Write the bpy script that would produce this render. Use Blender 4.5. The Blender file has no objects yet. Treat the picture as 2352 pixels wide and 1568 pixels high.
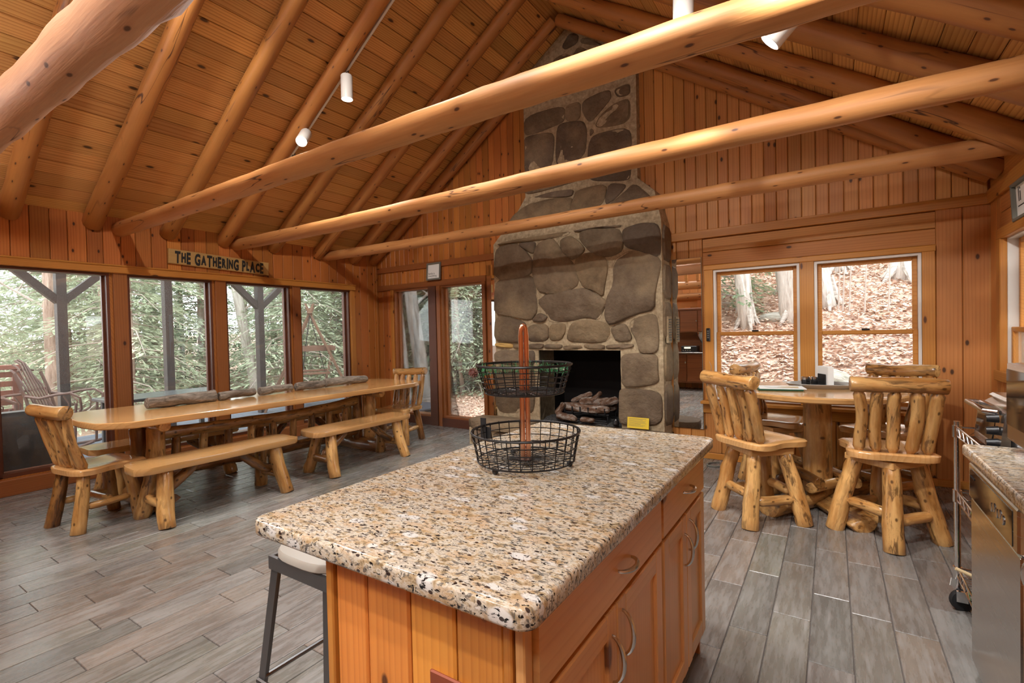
import bpy, bmesh, math, random
from mathutils import Vector, Matrix, noise
S = bpy.context.scene
COL = S.collection
R = math.radians
PI = math.pi

# ---------------------------------------------------------------- camera, world, exposure
F_PX, YAW, PITCH, ROLL, CAM_H = 1128.93, 0.57743, -0.018661, -0.022227, 1.37
_f = Vector((-math.sin(YAW)*math.cos(PITCH), math.cos(YAW)*math.cos(PITCH), math.sin(PITCH)))
_r = Vector((math.cos(YAW), math.sin(YAW), 0)); _u = _r.cross(_f)
CR = math.cos(ROLL)*_r + math.sin(ROLL)*_u
CU = -math.sin(ROLL)*_r + math.cos(ROLL)*_u
cam_d = bpy.data.cameras.new('camera'); cam = bpy.data.objects.new('camera', cam_d); COL.objects.link(cam)
cam_d.sensor_fit = 'HORIZONTAL'; cam_d.sensor_width = 36; cam_d.lens = 36*F_PX/2352
cam_d.clip_start = 0.05; cam_d.clip_end = 300
cam.matrix_world = Matrix(((CR.x, CU.x, -_f.x, 0), (CR.y, CU.y, -_f.y, 0), (CR.z, CU.z, -_f.z, CAM_H), (0, 0, 0, 1)))
S.camera = cam

w = bpy.data.worlds.new('overcast_sky'); S.world = w; w.use_nodes = True
w.node_tree.nodes['Background'].inputs[0].default_value = (0.96, 0.98, 1.0, 1)
w.node_tree.nodes['Background'].inputs[1].default_value = 2.3
vs = S.view_settings
vs.view_transform = 'Standard'; vs.look = 'None'; vs.exposure = 1.5; vs.gamma = 1.0; vs.use_curve_mapping = False

LAMP_W = 52.0        # watts of each track spotlight
FILL_GLOBE_W = 135.0      # watts of each unseen globe added to brighten the room

# ---------------------------------------------------------------- pixel -> place helpers (2352 x 1568 frame)
def ray(px, py):
    return CR*(px-1176) + CU*(-(py-784)) + _f*F_PX
def on_z(px, py, z):
    d = ray(px, py); t = (z-CAM_H)/d.z; return Vector((d.x*t, d.y*t, z))
def on_x(px, py, x):
    d = ray(px, py); t = x/d.x; return Vector((x, d.y*t, CAM_H+d.z*t))
def project(p):
    q = Vector(p)-Vector((0, 0, CAM_H)); z = q.dot(_f)
    if z < 0.05: return None
    return 1176+F_PX*q.dot(CR)/z, 784-F_PX*q.dot(CU)/z
# the fireplace wall stands 1.5 degrees out of square: local x = along the wall (0 at its right corner), local -y = into the room
TH = R(1.5)
FWM = Matrix(((math.cos(TH), math.sin(TH), 0, 1.06), (-math.sin(TH), math.cos(TH), 0, 5.36), (0, 0, 1, 0), (0, 0, 0, 1)))
def fw(px, py, d=0.0):
    n = Vector((math.sin(TH), math.cos(TH), 0)); p0 = Vector((1.06, 5.36, 0))
    r = ray(px, py); o = Vector((0, 0, CAM_H)); t = ((p0-n*d-o).dot(n))/r.dot(n); p = o+r*t
    return (p-p0).dot(Vector((math.cos(TH), -math.sin(TH), 0))), p.z

XL, XR, YB = -6.2, 1.06, -2.7           # left wall, right wall, kitchen end wall
RIDGE_X, SLOPE = -2.6, 0.658
def z_deck(x): return 5.02 - SLOPE*abs(x-RIDGE_X)
def z_raft(x): return 4.85 - SLOPE*abs(x-RIDGE_X)

# ---------------------------------------------------------------- mesh helpers
def tag(o, label=None, cat=None, group=None, kind=None):
    if label: o['label'] = label
    if cat: o['category'] = cat
    if group: o['group'] = group
    if kind: o['kind'] = kind
    return o
def link(o, parent=None):
    COL.objects.link(o)
    if parent is not None: o.parent = parent
    return o
def empty(name, loc=(0, 0, 0), rz=0.0, M=None, parent=None):
    o = bpy.data.objects.new(name, None); o.empty_display_size = 0.1
    link(o, parent)
    if M is not None: o.matrix_local = M
    else: o.location = loc; o.rotation_euler = (0, 0, rz)
    return o
def mesh_obj(name, me, mat, parent=None, M=None):
    o = bpy.data.objects.new(name, me)
    if mat is not None and not me.materials: me.materials.append(mat)
    link(o, parent)
    if M is not None: o.matrix_local = M
    return o
class MB:
    def __init__(s): s.v = []; s.f = []
    def add(s, vs, fs):
        b = len(s.v); s.v += [tuple(p) for p in vs]; s.f += [tuple(i+b for i in f) for f in fs]; return s
    def box(s, x0, x1, y0, y1, z0, z1, M=None):
        vs = [Vector((x, y, z)) for z in (z0, z1) for y in (y0, y1) for x in (x0, x1)]
        if M is not None: vs = [M @ p for p in vs]
        return s.add(vs, [(0, 2, 3, 1), (4, 5, 7, 6), (0, 1, 5, 4), (2, 6, 7, 3), (0, 4, 6, 2), (1, 3, 7, 5)])
    def cbox(s, x0, x1, y0, y1, z0, z1, c=0.004):      # box with chamfered edges all round
        vs = []; 
        for z, i in ((z0, c), (z0+c, 0), (z1-c, 0), (z1, c)):
            for (x, y) in ((x0+c, y0), (x1-c, y0), (x1, y0+c), (x1, y1-c), (x1-c, y1), (x0+c, y1), (x0, y1-c), (x0, y0+c)):
                cx, cy = (x0+x1)/2, (y0+y1)/2
                vs.append((x-math.copysign(min(i, abs(x-cx)), x-cx), y-math.copysign(min(i, abs(y-cy)), y-cy), z))
        fs = [tuple(range(7, -1, -1)), tuple(range(24, 32))]
        for k in range(3):
            for j in range(8): a = k*8+j; b = k*8+(j+1) % 8; fs.append((a, b, b+8, a+8))
        return s.add(vs, fs)
    def prism(s, poly, z0, z1, M=None):
        n = len(poly); vs = [Vector((x, y, z0)) for x, y in poly]+[Vector((x, y, z1)) for x, y in poly]
        if M is not None: vs = [M @ p for p in vs]
        return s.add(vs, [tuple(range(n-1, -1, -1)), tuple(range(n, 2*n))]+[(i, (i+1) % n, n+(i+1) % n, n+i) for i in range(n)])
    def tube(s, pts, rad, n=8, closed=False, cap=True):
        pts = [Vector(p) for p in pts]; m = len(pts)
        if not hasattr(rad, '__len__'): rad = [rad]*m
        vs = []; up = None
        for i in range(m):
            if closed: t = pts[(i+1) % m]-pts[i-1]
            else: t = pts[min(i+1, m-1)]-pts[max(i-1, 0)]
            t.normalize()
            if up is None:
                up = Vector((0, 0, 1)) if abs(t.z) < .9 else Vector((1, 0, 0))
            a = (up-t*up.dot(t)).normalized(); b = t.cross(a); up = a
            for k in range(n):
                an = 2*PI*k/n; vs.append(pts[i]+(a*math.cos(an)+b*math.sin(an))*rad[i])
        fs = []
        for i in range(m if closed else m-1):
            j = (i+1) % m
            for k in range(n): fs.append((i*n+k, i*n+(k+1) % n, j*n+(k+1) % n, j*n+k))
        if not closed and cap: fs += [tuple(range(n-1, -1, -1)), tuple((m-1)*n+k for k in range(n))]
        return s.add(vs, fs)
    def cyl(s, p0, p1, r0, r1=None, n=12): return s.tube([p0, p1], [r0, r0 if r1 is None else r1], n)
    def lathe(s, prof, n=20, M=None):
        vs = [Vector((r*math.cos(2*PI*k/n), r*math.sin(2*PI*k/n), z)) for r, z in prof for k in range(n)]
        if M is not None: vs = [M @ p for p in vs]
        m = len(prof)
        return s.add(vs, [(i*n+k, i*n+(k+1) % n, (i+1)*n+(k+1) % n, (i+1)*n+k) for i in range(m-1) for k in range(n)]+[tuple(range(n-1, -1, -1)), tuple((m-1)*n+k for k in range(n))])
    def ball(s, c, r, n=8):
        return s.lathe([(r*math.sin(PI*i/n)+1e-4, -r*math.cos(PI*i/n)) for i in range(n+1)], n+2, Matrix.Translation(c))
    def mesh(s, name='m', smooth=False, angle=None):
        me = bpy.data.meshes.new(name); me.from_pydata(s.v, [], s.f); me.validate(clean_customdata=False)
        if smooth:
            me.polygons.foreach_set('use_smooth', [True]*len(me.polygons))
            if angle: me.set_sharp_from_angle(angle=R(angle))
        me.update(); return me
    def build(s, name, mat, parent=None, M=None, smooth=False, angle=40):
        return mesh_obj(name, s.mesh(name, smooth, angle), mat, parent, M)
def axis_matrix(p0, p1, roll=0.0):                       # local X runs from p0 to p1
    p0 = Vector(p0); x = (Vector(p1)-p0).normalized()
    up = Vector((0, 0, 1)) if abs(x.z) < .98 else Vector((0, 1, 0))
    y = up.cross(x).normalized(); z = x.cross(y)
    M = Matrix(((x.x, y.x, z.x, p0.x), (x.y, y.y, z.y, p0.y), (x.z, y.z, z.z, p0.z), (0, 0, 0, 1)))
    return M @ Matrix.Rotation(roll, 4, 'X')
def log_mesh(L, r0, r1, seed=0, rough=0.08, bend=0.0, n=14, ends='taper', step=0.06, knots=2):
    rnd = random.Random(seed); m = max(4, int(L/step)); mb = MB(); vs = []
    ph = [rnd.uniform(0, 6.28) for _ in range(8)]
    kn = [(rnd.uniform(.1, .9)*L, rnd.uniform(0, 6.28), rnd.uniform(.10, .22)) for _ in range(knots)]
    xs = [L*i/m for i in range(m+1)]
    e = min(r0*.7, L*.12)
    if ends == 'taper': prof = [(0, .52), (e*.35, .78), (e, 1)]
    elif ends == 'tenon': prof = [(0, .5), (e*.9, .72), (e*1.6, 1)]
    else: prof = [(0, .93), (e*.12, 1)]
    xs = [p[0] for p in prof]+[x for x in xs if prof[-1][0]+.01 < x < L-prof[-1][0]-.01]+[L-p[0] for p in reversed(prof)]
    sc = [p[1] for p in prof]+[1]*(len(xs)-2*len(prof))+[p[1] for p in reversed(prof)]
    for x, c in zip(xs, sc):
        t = x/L; r = (r0*(1-t)+r1*t)*c
        by = bend*math.sin(PI*t)+.25*bend*math.sin(2*PI*t+ph[6]); bz = bend*.5*math.sin(PI*t*1.6+ph[7])
        for k in range(n):
            a = 2*PI*k/n
            w_ = 1+rough*(.5*math.sin(2*a+ph[0]+3*t)+.35*math.sin(3*a+ph[1]-5*t)+.4*math.sin(9*t*max(1, L)+ph[2]+a)+.3*math.sin(17*t*max(1, L)+ph[3]))
            for kx, ka, kh in kn:
                da = (a-ka+PI) % (2*PI)-PI; g = math.exp(-((x-kx)/(r0*.6))**2-(da/.45)**2); w_ += kh*g
            vs.append((x, by+r*w_*math.cos(a), bz+r*w_*math.sin(a)))
    M_ = len(xs)
    fs = [(i*n+k, i*n+(k+1) % n, (i+1)*n+(k+1) % n, (i+1)*n+k) for i in range(M_-1) for k in range(n)]
    fs += [tuple(range(n-1, -1, -1)), tuple((M_-1)*n+k for k in range(n))]
    mb.add(vs, fs); return mb.mesh('log', True, 50)
_seed = [100]
def log(name, p0, p1, r0, mat, parent=None, r1=None, **kw):
    _seed[0] += 1
    kw.setdefault('seed', _seed[0])
    p0 = Vector(p0); p1 = Vector(p1)
    me = log_mesh((p1-p0).length, r0, r0 if r1 is None else r1, **kw)
    return mesh_obj(name, me, mat, parent, axis_matrix(p0, p1, random.Random(kw['seed']).uniform(0, 6)))
def board_mesh(L, W, T=.02, ch=.004, s0=0.0, s1=0.0):
    # length along X, visible face +Z, sides chamfered; s0 / s1 tilt the two ends (dx per unit of y)
    W -= .003; sec = [(-W/2, 0), (W/2, 0), (W/2, T-ch), (W/2-ch, T), (-W/2+ch, T), (-W/2, T-ch)]
    vs = [(s0*y, y, z) for y, z in sec]+[(L+s1*y, y, z) for y, z in sec]
    fs = [(5, 4, 3, 2, 1, 0), (6, 7, 8, 9, 10, 11)]+[(i, (i+1) % 6, 6+(i+1) % 6, 6+i) for i in range(6)]
    return MB().add(vs, fs).mesh('board')
def frame_m(o, x, z):                                    # matrix with local X along x and local Z along z
    x = Vector(x).normalized(); z = Vector(z).normalized(); y = z.cross(x)
    return Matrix(((x.x, y.x, z.x, o[0]), (x.y, y.y, z.y, o[1]), (x.z, y.z, z.z, o[2]), (0, 0, 0, 1)))
def board(name, o, xdir, zdir, L, W, mat, parent=None, T=.02, ch=.004, s0=0.0, s1=0.0):
    return mesh_obj(name, board_mesh(L, W, T, ch, s0, s1), mat, parent, frame_m(o, xdir, zdir))
def copy_tree(o, parent=None):
    c = o.copy(); COL.objects.link(c); c.parent = parent
    for ch in list(o.children): copy_tree(ch, c)
    return c
# ---------------------------------------------------------------- materials
class NT:
    def __init__(s, name):
        s.m = bpy.data.materials.new(name); s.m.use_nodes = True; s.t = s.m.node_tree; s.t.nodes.clear()
        s.out = s.t.nodes.new('ShaderNodeOutputMaterial')
    def n(s, typ, ins=None, **props):
        nd = s.t.nodes.new('ShaderNode'+typ)
        for k, v in props.items(): setattr(nd, k, v)
        for k, v in (ins or {}).items(): s.set(nd.inputs[k], v)
        return nd
    def set(s, inp, v):
        if isinstance(v, bpy.types.NodeSocket): s.t.links.new(v, inp)
        else:
            if hasattr(inp.default_value, '__len__') and not isinstance(v, str):
                v = tuple(v); v = v+(1,) if len(inp.default_value) == 4 and len(v) == 3 else v
            inp.default_value = v
    def mix(s, fac, a, b, mode='MIX'):
        nd = s.t.nodes.new('ShaderNodeMix'); nd.data_type = 'RGBA'; nd.blend_type = mode
        s.set(nd.inputs[0], fac); s.set(nd.inputs[6], a); s.set(nd.inputs[7], b); return nd.outputs[2]
    def math(s, op, a, b=0.0, clamp=False):
        nd = s.n('Math', {0: a, 1: b}, operation=op, use_clamp=clamp); return nd.outputs[0]
    def vmul(s, v, k):
        nd = s.n('VectorMath', {0: v, 1: k}, operation='MULTIPLY'); return nd.outputs[0]
    def vadd(s, v, k):
        nd = s.n('VectorMath', {0: v, 1: k}, operation='ADD'); return nd.outputs[0]
    def ramp(s, fac, stops, interp='LINEAR'):
        nd = s.n('ValToRGB', {0: fac}); cr = nd.color_ramp; cr.interpolation = interp
        while len(cr.elements) < len(stops): cr.elements.new(0.5)
        for e, (p, c) in zip(cr.elements, stops):
            e.position = p; e.color = (c if hasattr(c, '__len__') else (c, c, c))[:3]+(1,) if hasattr(c, '__len__') else (c, c, c, 1)
        return nd.outputs[0]
    def noise(s, v, scale=1.0, detail=3.0, rough=.55, dist=0.0):
        return s.n('TexNoise', {'Vector': v, 'Scale': scale, 'Detail': detail, 'Roughness': rough, 'Distortion': dist}).outputs[0]
    def obj(s): return s.n('TexCoord').outputs['Object']
    def rnd(s): return s.n('ObjectInfo').outputs['Random']
    def bsdf(s, col, rough=.5, spec=.5, metal=0.0, bump=None, bstr=.2, bdist=.01, coat=0.0, **kw):
        b = s.n('BsdfPrincipled', {'Base Color': col, 'Roughness': rough, 'Metallic': metal, 'Specular IOR Level': spec, 'Coat Weight': coat, 'Coat Roughness': .12})
        for k, v in kw.items(): s.set(b.inputs[k.replace('_', ' ')], v)
        if bump is not None:
            s.set(b.inputs['Normal'], s.n('Bump', {'Strength': bstr, 'Distance': bdist, 'Height': bump}).outputs[0])
        s.t.links.new(b.outputs[0], s.out.inputs[0]); return s.m
def lin(r, g, b):
    f = lambda c: (c/255/12.92) if c/255 <= .04045 else ((c/255+.055)/1.055)**2.4
    return (f(r), f(g), f(b))
def plain(name, c, rough=.5, metal=0.0, spec=.5, coat=0.0):
    return NT(name).bsdf(c, rough, spec, metal, coat=coat)
def emit(name, c, k):
    t = NT(name); e = t.n('Emission', {0: c, 1: k}); t.t.links.new(e.outputs[0], t.out.inputs[0]); return t.m

def wood(name, light, dark, knot, rough=.45, rings=7.0, contrast=1.0, knots=.5, var=.25, kscale=(2.6, 4.6, 4.6), spec=.4, coat=0.0, fib=.35, bstr=.15, log_like=False, redden=0.0):
    t = NT(name); o = t.obj(); r = t.rnd()
    off = t.n('CombineXYZ', {0: t.math('MULTIPLY', r, 61.0), 1: t.math('MULTIPLY', r, 0.0 if log_like else 7.3), 2: t.math('MULTIPLY', t.math('FRACT', t.math('MULTIPLY', r, 13.7)), 0.0 if log_like else .35)}).outputs[0]
    p = t.vadd(o, off)
    wv = t.n('TexWave', {'Vector': t.vmul(p, (.05, 1.0, 1.0) if not log_like else (.10, .8, .8)), 'Scale': rings*(1.0 if log_like else 3.6), 'Distortion': 5.0 if log_like else 16.0, 'Detail': 2.5, 'Detail Scale': 1.1 if log_like else .32, 'Detail Roughness': .5}, wave_type='RINGS', rings_direction='X', wave_profile='SAW').outputs[1]
    fibre = t.noise(t.vmul(p, (4, 90, 90)), 1.0, 2.0)
    blot = t.noise(t.vmul(p, (1.3, 3.5, 3.5)), 1.0, 3.0)
    g = t.ramp(wv, [(0, 0.0), (.55, .25*contrast), (.9, .95*contrast), (1, .3*contrast)])
    c = t.mix(g, light, dark)
    c = t.mix(fib, c, t.mix(fibre, dark, light), 'MIX')
    c = t.mix(.55, c, t.mix(blot, (.62, .58, .52), (1.3, 1.32, 1.36)), 'MULTIPLY')
    if log_like:                                          # drying checks along the log
        ck = t.math('ABSOLUTE', t.math('SUBTRACT', t.noise(t.vmul(p, (.55, 9, 9)), 1.0, 2.0, .5, .3), .5))
        cm = t.ramp(t.noise(t.vmul(t.vadd(p, (3, 3, 3)), (.8, 3, 3)), 1.0, 2.0), [(.5, 0.0), (.58, .9)])
        c = t.mix(t.math('MULTIPLY', t.n('MapRange', {0: ck, 1: .003, 2: .010, 3: 1.0, 4: 0.0}).outputs[0], cm), c, knot)
    # each piece has its own tone
    val = t.math('ADD', t.math('MULTIPLY', t.math('FRACT', t.math('MULTIPLY', r, 5.31)), var*1.6), 1-var*.8)
    hue = t.math('ADD', .5-.012*var*2, t.math('MULTIPLY', t.math('FRACT', t.math('MULTIPLY', r, 9.17)), .020*var*2))
    c = t.n('HueSaturation', {'Hue': hue, 'Saturation': 1.0, 'Value': val, 'Fac': 1.0, 'Color': c}).outputs[0]
    if log_like:
        sp = t.n('SeparateXYZ', {0: o}); an = t.n('Math', {0: sp.outputs[1], 1: sp.outputs[2]}, operation='ARCTAN2').outputs[0]
        kc = t.vadd(t.n('CombineXYZ', {0: t.math('MULTIPLY', sp.outputs[0], kscale[0]), 1: t.math('MULTIPLY', an, kscale[1]*.075), 2: 0.0}).outputs[0], off)
    else: kc = t.vmul(p, kscale)
    vo = t.n('TexVoronoi', {'Vector': kc, 'Scale': 1.0, 'Randomness': 1.0}, voronoi_dimensions='2D')
    on = t.math('GREATER_THAN', t.n('SeparateColor', {0: vo.outputs['Color']}).outputs[0], 1-knots)
    kd = t.n('MapRange', {0: vo.outputs['Distance'], 1: .04, 2: .075, 3: 1.0, 4: 0.0}).outputs[0]
    halo = t.n('MapRange', {0: vo.outputs['Distance'], 1: .05, 2: .18, 3: .4, 4: 0.0}).outputs[0]
    c = t.mix(t.math('MULTIPLY', halo, on), c, dark)
    c = t.mix(t.math('MULTIPLY', t.math('MULTIPLY', kd, on), .9), c, knot)
    return t.bsdf(c, rough, spec, bump=t.mix(.5, g, fibre), bstr=bstr, bdist=.004, coat=coat)

M = {}
M['pine_ceiling'] = wood('honey pine ceiling plank', lin(222, 168, 98), lin(168, 106, 46), lin(50, 28, 14), .5, rings=3.6, contrast=1.0, knots=.33, kscale=(1.7, 4.2, 4.2), var=.22)
M['pine_wall'] = wood('orange knotty pine wall board', lin(194, 124, 60), lin(148, 80, 30), lin(44, 22, 11), .42, rings=4.0, contrast=.7, knots=.6, kscale=(3.4, 6.5, 6.5), var=.28)
M['cedar_wall'] = wood('brown cedar wall board', lin(206, 142, 76), lin(164, 102, 46), lin(56, 32, 14), .5, rings=3.6, contrast=.6, knots=.55, kscale=(2.6, 5.0, 5.0), var=.2)
M['trim_wood'] = wood('amber trim board', lin(200, 138, 62), lin(164, 98, 36), lin(74, 36, 14), .4, rings=5.0, contrast=.6, knots=.4, kscale=(2.0, 5.5, 5.5), var=.12)
M['trim_red'] = wood('red brown trim board', lin(158, 98, 52), lin(120, 66, 30), lin(52, 24, 12), .4, rings=5.0, contrast=.6, knots=.3, var=.15)
M['jamb_dark'] = wood('dark stained window jamb', lin(104, 60, 40), lin(78, 42, 28), lin(40, 22, 14), .4, rings=6, contrast=.4, knots=.1, var=.1)
M['beam_log'] = wood('peeled log beam', lin(204, 146, 88), lin(164, 102, 52), lin(70, 36, 16), .55, rings=9.0, contrast=.7, knots=.55, kscale=(3.2, 9, 9), var=.12, log_like=True, bstr=.35, fib=.5)
M['rafter_log'] = wood('honey log rafter', lin(184, 124, 64), lin(144, 86, 38), lin(66, 34, 16), .5, rings=9.0, contrast=.5, knots=.6, kscale=(4.2, 11, 11), var=.14, log_like=True, bstr=.3, fib=.4)
M['alder'] = wood('clear alder cabinet wood', lin(222, 168, 106), lin(196, 134, 74), lin(88, 44, 22), .38, rings=4.0, contrast=.45, knots=.3, kscale=(1.7, 3.2, 3.2), var=.12, coat=.15)
M['pine_island'] = wood('amber pine panel board', lin(212, 142, 62), lin(172, 98, 34), lin(70, 32, 12), .38, rings=4.5, contrast=.6, knots=.75, kscale=(3.4, 6.0, 6.0), var=.3, coat=.15)
M['tabletop'] = wood('varnished honey table plank', lin(206, 160, 104), lin(176, 124, 68), lin(110, 64, 30), .16, rings=3.2, contrast=.6, knots=.15, kscale=(1.5, 3, 3), var=.1, spec=.5, coat=.5)
M['sign_wood'] = wood('weathered oak sign', lin(196, 160, 98), lin(152, 114, 60), lin(70, 44, 22), .6, rings=7.0, contrast=.8, knots=.2, var=.05)
M['oak_dark'] = wood('dark oak cabinet', lin(150, 90, 46), lin(108, 58, 28), lin(60, 30, 14), .45, rings=7.0, contrast=.7, knots=.0, var=.12)
M['porch_dark'] = wood('dark stained porch timber', lin(50, 41, 38), lin(36, 28, 26), lin(30, 22, 18), .6, rings=7.0, contrast=.4, knots=.1, var=.1)
M['porch_red'] = wood('red brown porch railing', lin(136, 92, 76), lin(104, 64, 50), lin(60, 36, 26), .6, contrast=.5, knots=.1)
M['swing_wood'] = wood('brown treated swing lumber', lin(118, 90, 72), lin(86, 62, 46), lin(70, 46, 30), .6, contrast=.5, knots=.2)

def aspen(name, light, mid, dark, amount=.5):
    t = NT(name); o = t.obj(); r = t.rnd()
    p = t.vadd(o, t.n('CombineXYZ', {0: t.math('MULTIPLY', r, 43.0), 1: t.math('MULTIPLY', r, 3.0), 2: 0.0}).outputs[0])
    b1 = t.noise(t.vmul(p, (3.0, 16, 16)), 1.0, 4.0, .6)
    b2 = t.noise(t.vmul(p, (7.0, 34, 34)), 1.0, 5.0, .65, .8)
    f = t.noise(t.vmul(p, (14, 150, 150)), 1.0, 2.0)
    c = t.mix(t.ramp(b1, [(.38, 0.0), (.62, 1.0)]), light, mid)
    br = t.ramp(b2, [(.60-.13*amount, 0.0), (.68-.12*amount, 1.0)])
    big = t.ramp(t.noise(t.vmul(t.vadd(p, (5, 5, 5)), (2.0, 7, 7)), 1.0, 2.0), [(.40, .12), (.60, 1.0)])
    c = t.mix(t.math('MULTIPLY', t.math('MULTIPLY', br, big), .8), c, dark)
    c = t.mix(.3, c, t.mix(f, (.7, .7, .7), (1.3, 1.3, 1.3)), 'MULTIPLY')
    sp = t.n('SeparateXYZ', {0: o}); an = t.n('Math', {0: sp.outputs[1], 1: sp.outputs[2]}, operation='ARCTAN2').outputs[0]
    kc = t.n('CombineXYZ', {0: t.math('ADD', t.math('MULTIPLY', sp.outputs[0], 9.0), t.math('MULTIPLY', r, 31.0)), 1: t.math('MULTIPLY', an, .62), 2: 0.0}).outputs[0]
    vo = t.n('TexVoronoi', {'Vector': kc, 'Scale': 1.0}, voronoi_dimensions='2D')
    k = t.n('MapRange', {0: vo.outputs['Distance'], 1: .06, 2: .13, 3: .85, 4: 0.0}).outputs[0]
    kon = t.math('GREATER_THAN', t.n('SeparateColor', {0: vo.outputs['Color']}).outputs[0], .5)
    c = t.mix(t.math('MULTIPLY', k, kon), c, dark)
    val = t.math('ADD', t.math('MULTIPLY', t.math('FRACT', t.math('MULTIPLY', r, 7.7)), .34), .80)
    c = t.n('HueSaturation', {'Hue': .5, 'Saturation': 1.0, 'Value': val, 'Fac': 1.0, 'Color': c}).outputs[0]
    return t.bsdf(c, .3, .5, bump=t.mix(.5, b1, b2), bstr=.35, bdist=.008, coat=.4)
M['aspen'] = aspen('varnished aspen log', lin(208, 162, 100), lin(166, 114, 58), lin(70, 42, 20), .66)
M['aspen_dark'] = aspen('rough dark aspen log', lin(168, 118, 64), lin(122, 78, 36), lin(54, 32, 16), 1.1)
M['aspen_end'] = plain('cut log end', lin(222, 178, 120), .35)

def bark():
    t = NT('grey weathered bark'); p = t.vadd(t.obj(), t.vmul(t.n('CombineXYZ', {0: t.rnd()}).outputs[0], (31, 0, 0)))
    a = t.noise(t.vmul(p, (9, 40, 40)), 1, 5, .65, .5)
    return t.bsdf(t.ramp(a, [(.3, lin(72, 64, 56)), (.5, lin(126, 116, 104)), (.72, lin(168, 158, 146))]), .85, .2, bump=a, bstr=.9, bdist=.012)
M['bark'] = bark()

def granite():
    t = NT('speckled cream granite'); o = t.obj()
    p = t.vadd(t.vmul(o, (1.0, 1.9, 1.5)), t.vmul(t.n('TexNoise', {'Vector': o, 'Scale': 12.0, 'Detail': 2.0}).outputs[1], (.03, .03, .03)))
    n1 = t.noise(p, 32.0, 5.0, .65); n2 = t.noise(p, 56.0, 4.0, .62, .6); n3 = t.noise(p, 15.0, 3.0, .6)
    c = t.ramp(n1, [(.32, lin(120, 100, 72)), (.43, lin(172, 152, 122)), (.52, lin(198, 188, 172)), (.60, lin(158, 146, 128)), (.68, lin(214, 210, 204))])
    c = t.mix(t.ramp(n3, [(.53, 0.0), (.60, .45)]), c, lin(182, 146, 102))
    bl = t.n('TexVoronoi', {'Vector': p, 'Scale': 13.0, 'Randomness': 1.0})
    bon = t.math('GREATER_THAN', t.n('SeparateColor', {0: bl.outputs['Color']}).outputs[1], .74)
    c = t.mix(t.math('MULTIPLY', t.n('MapRange', {0: bl.outputs['Distance'], 1: .30, 2: .38, 3: .9, 4: 0.0}).outputs[0], bon), c, lin(206, 204, 200))
    c = t.mix(t.ramp(n2, [(.55, 0.0), (.61, .85)]), c, lin(84, 80, 76))
    sp = t.noise(p, 70.0, 4.0, .62, .5)
    c = t.mix(t.ramp(sp, [(.58, 0.0), (.62, 1.0)]), c, lin(22, 20, 22))
    vo = t.n('TexVoronoi', {'Vector': p, 'Scale': 44.0, 'Randomness': 1.0})
    von = t.math('GREATER_THAN', t.n('SeparateColor', {0: vo.outputs['Color']}).outputs[0], .84)
    c = t.mix(t.math('MULTIPLY', t.n('MapRange', {0: vo.outputs['Distance'], 1: .24, 2: .30, 3: .95, 4: 0.0}).outputs[0], von), c, lin(40, 26, 26))
    return t.bsdf(c, .12, .45)
M['granite'] = granite()

def tile():
    t = NT('grey wood-look plank tile'); o = t.obj(); r = t.rnd()
    p = t.vadd(o, t.n('CombineXYZ', {0: t.math('MULTIPLY', r, 17.0), 1: t.math('MULTIPLY', r, 53.0), 2: 0.0}).outputs[0])
    a = t.noise(t.vmul(p, (42, 5.0, 1)), 1, 5, .65); b = t.noise(t.vmul(p, (9, 2.2, 1)), 1, 4, .6); f = t.noise(t.vmul(p, (230, 22, 1)), 1, 3, .6)
    r2 = t.math('FRACT', t.math('MULTIPLY', r, 3.77))
    base = t.ramp(r2, [(0, lin(130, 128, 116)), (.25, lin(132, 124, 118)), (.5, lin(126, 126, 120)), (.75, lin(136, 118, 104)), (1, lin(148, 146, 142))])
    c = t.mix(t.ramp(b, [(.35, 0.0), (.68, .55)]), base, lin(88, 80, 74))
    c = t.mix(t.ramp(a, [(.46, 0.0), (.72, .6)]), c, lin(166, 164, 162))
    c = t.mix(.5, c, t.mix(f, (.62, .62, .62), (1.35, 1.35, 1.35)), 'MULTIPLY')
    val = t.math('ADD', t.math('MULTIPLY', t.math('FRACT', t.math('MULTIPLY', r, 8.9)), .22), .70)
    c = t.n('HueSaturation', {'Hue': .5, 'Saturation': 1.0, 'Value': val, 'Fac': 1.0, 'Color': c}).outputs[0]
    return t.bsdf(c, t.ramp(a, [(.3, .20), (.7, .36)]), .5, bump=f, bstr=.06, bdist=.002)
M['tile'] = tile()
M['grout'] = plain('dark grout', lin(92, 84, 80), .8)

def stone():
    t = NT('brown field stone'); o = t.obj(); r = t.rnd()
    p = t.vadd(o, t.n('CombineXYZ', {0: t.math('MULTIPLY', r, 23.0), 1: 0.0, 2: t.math('MULTIPLY', r, 9.0)}).outputs[0])
    a = t.noise(p, 5.0, 6, .6, .4); b = t.noise(p, 26.0, 5, .65); s = t.noise(p, 2.2, 3, .5)
    base = t.ramp(t.math('FRACT', t.math('MULTIPLY', r, 6.3)), [(0, lin(136, 116, 92)), (.3, lin(112, 98, 84)), (.55, lin(146, 124, 94)), (.8, lin(104, 90, 76)), (1, lin(130, 112, 94))])
    c = t.mix(t.ramp(a, [(.35, 0.0), (.7, .7)]), base, lin(92, 74, 56))
    c = t.mix(t.ramp(s, [(.5, 0.0), (.75, .5)]), c, lin(172, 150, 116))
    c = t.mix(.5, c, t.mix(b, (.45, .45, .45), (1.55, 1.55, 1.55)), 'MULTIPLY')
    return t.bsdf(c, .85, .25, bump=t.mix(.4, a, b), bstr=.9, bdist=.04)
M['stone'] = stone()
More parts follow.
